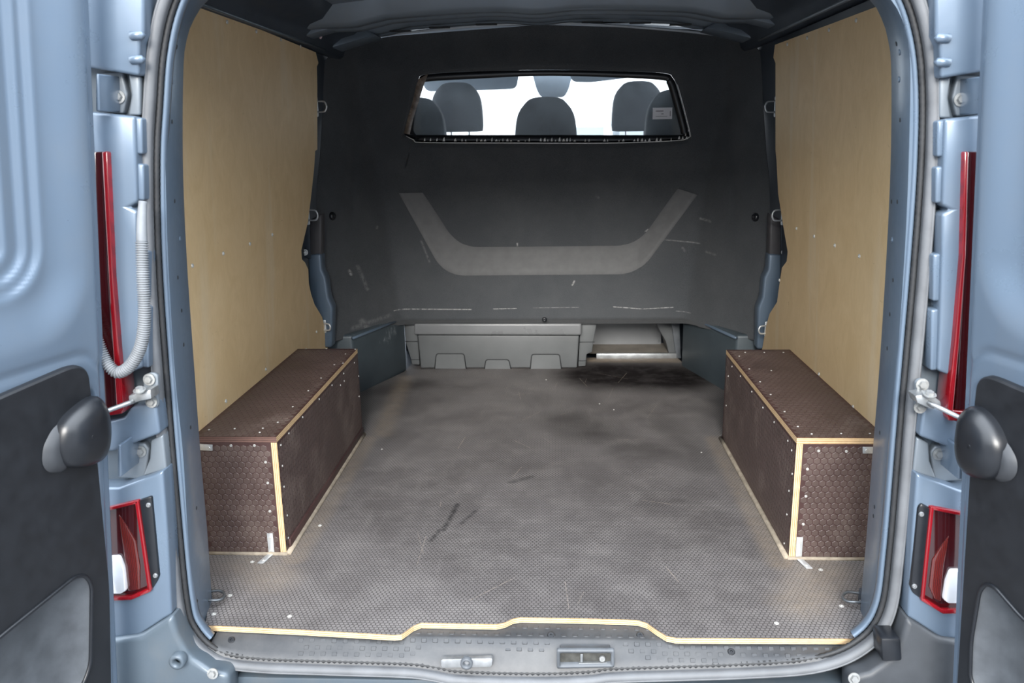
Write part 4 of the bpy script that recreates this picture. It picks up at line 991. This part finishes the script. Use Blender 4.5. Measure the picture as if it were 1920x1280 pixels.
# ---- door check straps
def check(side, plate, bolts, knuckle, a, b, label, sh):
    t = thing('door_check', label, 'door stay', at(*bolts[1], y=-.09))
    pl = prism('check_plate', rounded([at(x, y, y=-.086) for x, y in plate], .010), (0, .008, 0), SEALANT, t, .002)
    for p in bolts: place('bolt', HEXB, at(*p, y=-.088), (0, -1, .1), pl)
    prism('check_fork', [at(x, y, y=-.125) for x, y in knuckle], (0, .035, 0), STEEL, t, .003)
    p = at(sum(k[0] for k in knuckle)/len(knuckle), min(k[1] for k in knuckle)+2, y=-.13)
    place('pivot_pin', HEXB, p, (0, -.3, 1), t)
    A, B = at(*a, y=-.125), at(*b, y=-.172)
    d = (B-A); pts = [A+d*k/8 for k in range(9)]
    tube('strap_bar', pts, .0045, STEEL, t, 6)
check('left', [(268, 706), (282, 697), (296, 702), (297, 765), (275, 764), (270, 735)], [(280, 711), (284, 753)], [(240, 742), (282, 730), (284, 748), (262, 752), (242, 760)], (250, 752), (188, 775), 'steel door check strap bolted to the left rear pillar', 0)
check('right', [(1716, 714), (1730, 708), (1742, 716), (1742, 742), (1738, 772), (1716, 772)], [(1729, 721), (1725, 763)], [(1716, 742), (1742, 738), (1764, 752), (1766, 762), (1748, 768), (1720, 756)], (1740, 754), (1815, 790), 'steel door check strap bolted to the right rear pillar', 0)

# ---- rear doors, swung open a little past square
def sdrect(u, v, u0, u1, v0, v1, r):
    cu, cv = (u0+u1)/2, (v0+v1)/2; a = abs(u-cu)-(u1-u0)/2+r; b = abs(v-cv)-(v1-v0)/2+r
    return math.hypot(max(a, 0), max(b, 0))+min(max(a, b), 0)-r
def reardoor(side, label, h0, slope, trim, pocket, pfloor, cup, cavity, cupscrew, winU, hook):
    s = -1 if side == 'left' else 1; ang = math.radians(15)
    d = Vector((s*math.sin(ang), -math.cos(ang), 0)); up = Vector((-s*slope, 0, 1))
    n = d.cross(up).normalized(); n = n if n.x*s < 0 else -n
    O = Vector((s*h0, -.14, 0))
    def P(u, z, w=0): return O+d*u+up*z+n*w
    def uv(px, py, w=0):
        q = onplane(px, py, O+n*w, n)-O; z = q.z/up.z; u = (q-up*z).dot(d); return u, z
    t = thing('rear_door', label, 'van door', P(.35, -.2, -.03))
    us = [-.004, -.0035] + [k*.004 for k in range(0, 100)] + [.4+k*.012 for k in range(1, 28)]
    zs = [-.22+k*.0065 for k in range(254)]
    def hgt(u, z):
        e = .014*sstep(-sdrect(u, z, .004, .70, -.20, 1.42, .05)/.018)                      # stamped panel
        wd = sdrect(u, z, winU, .66, .775, 1.36, .085)
        e -= .008*sstep(-wd/.015)+.008*sstep((-wd-.022)/.015)+.006*sstep((-wd-.055)/.012)     # stepped window recess
        e -= .020*sstep(-sdrect(u, z, winU-.082, .70, .69, 1.42, .13)/.085)                    # broad chamfer round it
        e += 0                            # soft crown beside it
        tr_ = sdrect(u, z, .012, .69, -.25, .662, .06); e -= .004*math.exp(-((tr_)/.007)**2)
        e -= .045*sstep((.60-z)/.03)*sstep((u-.03)/.02)
        return e
    rows = []
    for u in us:
        rows.append([P(u, z, hgt(u, z)) for z in zs])
    gridmesh('inner_shell', rows, PAINT, t)
    V = [P(-.012, zs[0], -.03), P(.74, zs[0], -.03), P(.74, zs[-1], -.03), P(-.012, zs[-1], -.03), P(-.004, zs[0], 0), P(.722, zs[0], 0), P(.722, zs[-1], 0), P(-.004, zs[-1], 0)]
    mesh('outer_skin', V, [(0, 1, 2, 3), (0, 1, 5, 4), (1, 2, 6, 5), (2, 3, 7, 6), (3, 0, 4, 7)], PAINT, t)
    tube('hem_flange', [P(-.010, z, -.012) for z in zs[::16]], .0055, PAINT, t, 8)
    # black lower trim with a pocket
    w0, w1 = .010, .026
    def loop(pts, w, r=0, seg=5):
        L_ = [P(*uv(a, b, w), w) for a, b in pts]; return rounded(L_, r, seg) if r else L_
    out_ = loop(trim, w1, .03, 6); pk = loop(pocket, w1, .02, 6)
    bm = bmesh.new()
    ov = [bm.verts.new(p) for p in out_]; pv = [bm.verts.new(p) for p in pk]
    es = [bm.edges.new((ov[i], ov[(i+1) % len(ov)])) for i in range(len(ov))]+[bm.edges.new((pv[i], pv[(i+1) % len(pv)])) for i in range(len(pv))]
    bmesh.ops.triangle_fill(bm, use_beauty=True, use_dissolve=False, edges=es)
    cen = sum(out_, Vector())/len(out_)
    ob1 = [bm.verts.new(p+(p-cen).normalized()*.003-n*.003) for p in out_]; ob = [bm.verts.new(p+(p-cen).normalized()*.004-n*(w1-w0)) for p in out_]
    for i in range(len(ov)):
        j = (i+1) % len(ov); bm.faces.new((ov[i], ov[j], ob1[j], ob1[i])); bm.faces.new((ob1[i], ob1[j], ob[j], ob[i]))
    trm = bobj('lower_trim', bm, BLACKP, t, True, 30)
    pf = loop(pfloor, w1, .02, 6)
    pr = [[a+n*.001, a-n*.004+(b-a)*.04, a.lerp(b, .6)-n*.024, b-n*.030] for a, b in zip(pk, pf)]
    bm = bmesh.new(); vs = [[bm.verts.new(q) for q in r_] for r_ in pr]
    for i in range(len(vs)):
        j = (i+1) % len(vs)
        for k in range(3): bm.faces.new((vs[i][k], vs[i][k+1], vs[j][k+1], vs[j][k]))
    bm.faces.new([v[-1] for v in vs]); bmesh.ops.triangulate(bm, faces=[f for f in bm.faces if len(f.verts) > 4])
    bobj('door_pocket', bm, POCKET, trm, True, 50)
    tube('pocket_rim', [p+n*.001 for p in pk], .0035, BLACKS, trm, 8, True)
    # domed pull cup with a hollow behind it
    cvl = loop(cavity, w1+.001, .012, 4)
    cc = sum(cvl, Vector())/len(cvl)
    bm = bmesh.new(); R0 = [bm.verts.new(p) for p in cvl]; R1 = [bm.verts.new(p.lerp(cc, .25)+n*.010) for p in cvl]; R2 = [bm.verts.new(p.lerp(cc, .6)+n*.013) for p in cvl]
    for A, B in ((R0, R1), (R1, R2)):
        for i in range(len(A)): bm.faces.new((A[i], A[(i+1) % len(A)], B[(i+1) % len(B)], B[i]))
    bm.faces.new(R2); bobj('cup_hollow', bm, HOLLOW, trm, True, 60)
    cl = smoothpath(loop(cup, w1+.012), 48, True); cc = sum(cl, Vector())/len(cl)
    bm = bmesh.new(); rings = []
    for k, hgt_ in ((1.0, -.026), (1.02, -.004), (.985, .004), (.9, .012), (.7, .020), (.45, .0245), (.2, .026)):
        rings.append([bm.verts.new(cc+(p-cc)*k+n*hgt_) for p in cl])
    for A, B in zip(rings, rings[1:]):
        for i in range(48): bm.faces.new((A[i], A[(i+1) % 48], B[(i+1) % 48], B[i]))
    bm.faces.new(rings[-1]); bm.faces.new(rings[0]); cu = bobj('pull_cup', bm, BLACKS, t, True, 75)
    q = uv(*cupscrew, w1+.034); place('cup_screw', disc_mesh('cup_screw', .0045, .002, BLACKS, 12), P(*q, w1+.036), n, cu)
    return t
reardoor('left', 'open left rear door in blue-grey paint with black lower trim', .8313, .0939,
         [(-260, 870), (0, 746), (130, 690), (152, 686), (166, 698), (171, 745), (186, 900), (205, 1100), (209, 1330), (-260, 1500)],
         [(-140, 1310), (0, 1190), (140, 1078), (160, 1076), (171, 1095), (169, 1245), (150, 1292), (60, 1330), (-140, 1420)],
         [(-140, 1330), (0, 1215), (95, 1135), (104, 1140), (108, 1160), (112, 1230), (104, 1262), (40, 1300), (-140, 1390)],
         [(179, 741), (193, 750), (201, 775), (203, 808), (199, 838), (188, 858), (168, 869), (148, 873), (124, 870), (112, 850), (110, 828), (119, 791), (148, 760)],
         [(122, 782), (98, 800), (80, 835), (78, 868), (90, 884), (120, 882), (135, 860), (135, 800)], (172, 812), .108, 0)
reardoor('right', 'open right rear door in blue-grey paint with black lower trim', .8138, .0703,
         [(2140, 800), (1925, 737), (1868, 712), (1846, 706), (1832, 716), (1827, 760), (1818, 900), (1806, 1100), (1792, 1330), (2140, 1500)],
         [(2060, 1270), (1920, 1160), (1866, 1098), (1850, 1092), (1838, 1105), (1822, 1200), (1820, 1275), (1850, 1320), (2060, 1420)],
         [(2060, 1290), (1940, 1195), (1895, 1150), (1884, 1150), (1876, 1165), (1864, 1215), (1862, 1260), (1890, 1295), (2060, 1390)],
         [(1822, 760), (1806, 770), (1799, 800), (1798, 838), (1804, 868), (1820, 888), (1845, 896), (1866, 892), (1877, 876), (1880, 852), (1876, 825), (1862, 795), (1843, 772)],
         [(1872, 812), (1892, 830), (1908, 860), (1908, 885), (1895, 900), (1872, 902), (1855, 885), (1855, 830)], (1820, 832), .105, 0)

# ---- wiring left of the roof, seen past the lining
wr = thing('wiring_loom', 'dark wiring loom with pale clips in the upper left roof corner', 'wiring loom', at(600, 80, y=1.62))
tube('loom', smoothpath([at(560, 88, y=1.5), at(585, 84, y=1.55), at(605, 72, y=1.62), at(622, 62, y=1.7), at(640, 66, y=1.78)], 30), .016, DARKRUB, wr, 10)
for px, py in ((574, 82), (585, 84), (592, 73), (603, 68)):
    p = at(px, py, y=1.50); tube('pale_clip', [p+Vector((-.006, 0, -.008)), p+Vector((.004, 0, .008))], .004, PINKCLIP, wr, 6)
rw = thing('red_wire', 'thin red wire hanging along the left roof rail', 'wire', at(470, 12, y=.9))
tube('strand', [at(458, 4, y=.8), at(470, 12, y=.9), at(486, 24, y=1.0)], .0016, REDWIRE, rw, 6)

# ---- the cab beyond the window
tag(mesh('cab_floor', [(-.95, 2.3, -.20), (.95, 2.3, -.20), (.95, 4.4, -.20), (-.95, 4.4, -.20)], [(0, 1, 2, 3)], DARKMETAL), kind='structure')
tag(mesh('cab_ceiling', [(-.85, 2.08, 1.46), (.85, 2.08, 1.46), (.78, 3.42, 1.47), (-.78, 3.42, 1.47)], [(0, 1, 2, 3)], VISORM), kind='structure')
tag(mesh('window_2', [(-.80, 4.15, .90), (.80, 4.15, .90), (.72, 3.42, 1.46), (-.72, 3.42, 1.46)], [(0, 1, 2, 3)], GLASS), kind='structure')
for s, nm in ((-1, 'trim_7'), (1, 'trim_8')):
    o = tube(nm, [(s*.86, 4.2, .88), (s*.79, 3.42, 1.46), (s*.84, 2.3, 1.44)], .04, DASHM, None, 8); tag(o, kind='structure')
dsh = thing('dashboard', 'dark dashboard far ahead below the windscreen', 'dashboard', (0, 3.9, .4))
gridmesh('dash_top', [[Vector((x, y, z+.035*math.exp(-((x+.33)/.14)**2)*(1 if z > .9 else 0))) for y, z in ((3.65, .55), (3.68, .90), (3.75, .96), (4.1, .965), (4.3, .92))] for x in [k*.08 for k in range(-11, 12)]], DASHM, dsh)
def seat(name, label, cat, cx, Y, top, w, h, group, wseat=.46, tilt=.12):
    t = thing(name, label, cat, (cx, Y, 0), group)
    bm = bmesh.new(); bmesh.ops.create_cube(bm, size=1)
    bmesh.ops.subdivide_edges(bm, edges=bm.edges, cuts=7, use_grid_fill=True)
    for v in bm.verts:
        x, y, z = v.co*2
        tp = (1+z)/2
        k = 1-.16*tp**2.2; rr_ = max(abs(x), 0)
        xx = x*(1-.22*max(0, z)**3*abs(x)**2)*k; zz = z*(1-.20*abs(x)**3*max(0, z))
        yy = y*(1-.25*abs(x)**4)*(1-.35*abs(z)**4)
        v.co = Vector((cx+xx*w/2, Y+yy*.055+tilt*(0-.0), top-h/2+zz*h/2))
    bmesh.ops.smooth_vert(bm, verts=bm.verts, factor=.5, use_axis_x=True, use_axis_y=True, use_axis_z=True)
    bobj('headrest', bm, SEATCLOTH, t, True)
    bm = bmesh.new(); abox(bm, cx-wseat/2, cx+wseat/2, Y+.04, Y+.17, .35, top-h-.035); bev(bm, .05, 4); bobj('backrest', bm, SEATCLOTH, t, True, 60)
    bm = bmesh.new(); abox(bm, cx-wseat/2, cx+wseat/2, Y+.08, Y+.55, .28, .40); bev(bm, .05, 3); bobj('seat_cushion', bm, SEATCLOTH, t, True, 60)
    if name == 'front_seat': bm = bmesh.new(); abox(bm, cx-wseat/2+.04, cx+wseat/2-.04, Y+.12, Y+.50, -.20, .21); bev(bm, .01, 2); bobj('seat_base', bm, DARKMETAL, t, True, 60)

    for dx in (-.05, .05): tube('headrest_post', [(cx+dx, Y+.11, top-h-.06), (cx+dx, Y+.12, top-h+.03)], .006, BRUSH, t, 8)
def headc(a, b, Y): return at((a+b)/2, 200, y=Y).x
for a, b, ty, lab in ((742, 838, 181, 'dark rear bench headrest and seat at the left of the window'), (972, 1076, 184, 'dark rear bench headrest and seat in the centre of the window'), (1208, 1308, 175, 'dark rear bench headrest and seat at right of the window, behind the sticker')):
    Y = 2.32; p0_, p1_ = at(a, 230, y=Y), at(b, 230, y=Y); seat('bench_seat', lab, 'van seat', (p0_.x+p1_.x)/2, Y-.12, at(1020, ty, y=Y).z, (p1_.x-p0_.x)*1.1, .27, 'rear bench seats seen through the window', .42)
for a, b, ty, lab in ((820, 904, 154, 'hazy front seat left of the middle, seen through the scratched window'), (1149, 1233, 158, 'hazy front seat right of the middle, seen through the window')):
    Y = 3.15; p0_, p1_ = at(a, 215, y=Y), at(b, 215, y=Y); seat('front_seat', lab, 'van seat', (p0_.x+p1_.x)/2, Y-.12, at(1020, ty, y=Y).z, (p1_.x-p0_.x)*1.12, .255, 'front seats seen through the window', .50)
def slab(name, label, cat, pxs, Y, th, mat, r=.02, sub=None):
    P_ = [at(a, b, y=Y) for a, b in pxs]
    t = thing(name, label, cat, P_[0]); prism(sub or name+'_body', rounded(P_, r), (0, th, 0), mat, t, .006); return t
v1 = slab('sun_visor', 'pale sun visor under the cab roof at left of the window', 'sun visor', [(784, 128), (975, 126), (968, 166), (900, 169), (798, 171)], 3.42, .025, VISORM, .03)
slab('sun_visor', 'pale sun visor under the cab roof, just right of the mirror', 'sun visor', [(1066, 128), (1240, 128), (1225, 140), (1108, 154), (1072, 153)], 3.42, .025, VISORM, .03)
mr_ = slab('rear_view_mirror', 'grey rear-view mirror hanging at the top centre of the windscreen', 'mirror', [(996, 130), (1076, 130), (1066, 168), (1058, 182), (1014, 182), (1006, 168)], 3.52, .03, VISORM, .02)
# a pale low building and a parked van far beyond the windscreen
fb = thing('distant_building', 'pale low building far away, faint through the windscreen', 'building', (1.5, 32, -.56))
for x0, x1, zt in ((-1.2, 1.0, 1.3), (1.6, 4.2, 1.9), (4.4, 6.2, 1.5)):
    box('building_block', x0+1, x1+1, 32, 36, -.56, zt, simple('pale_render', (.14, .165, .185), .8, 0, .05, 2), fb, .02)
bpy.context.view_layer.update()
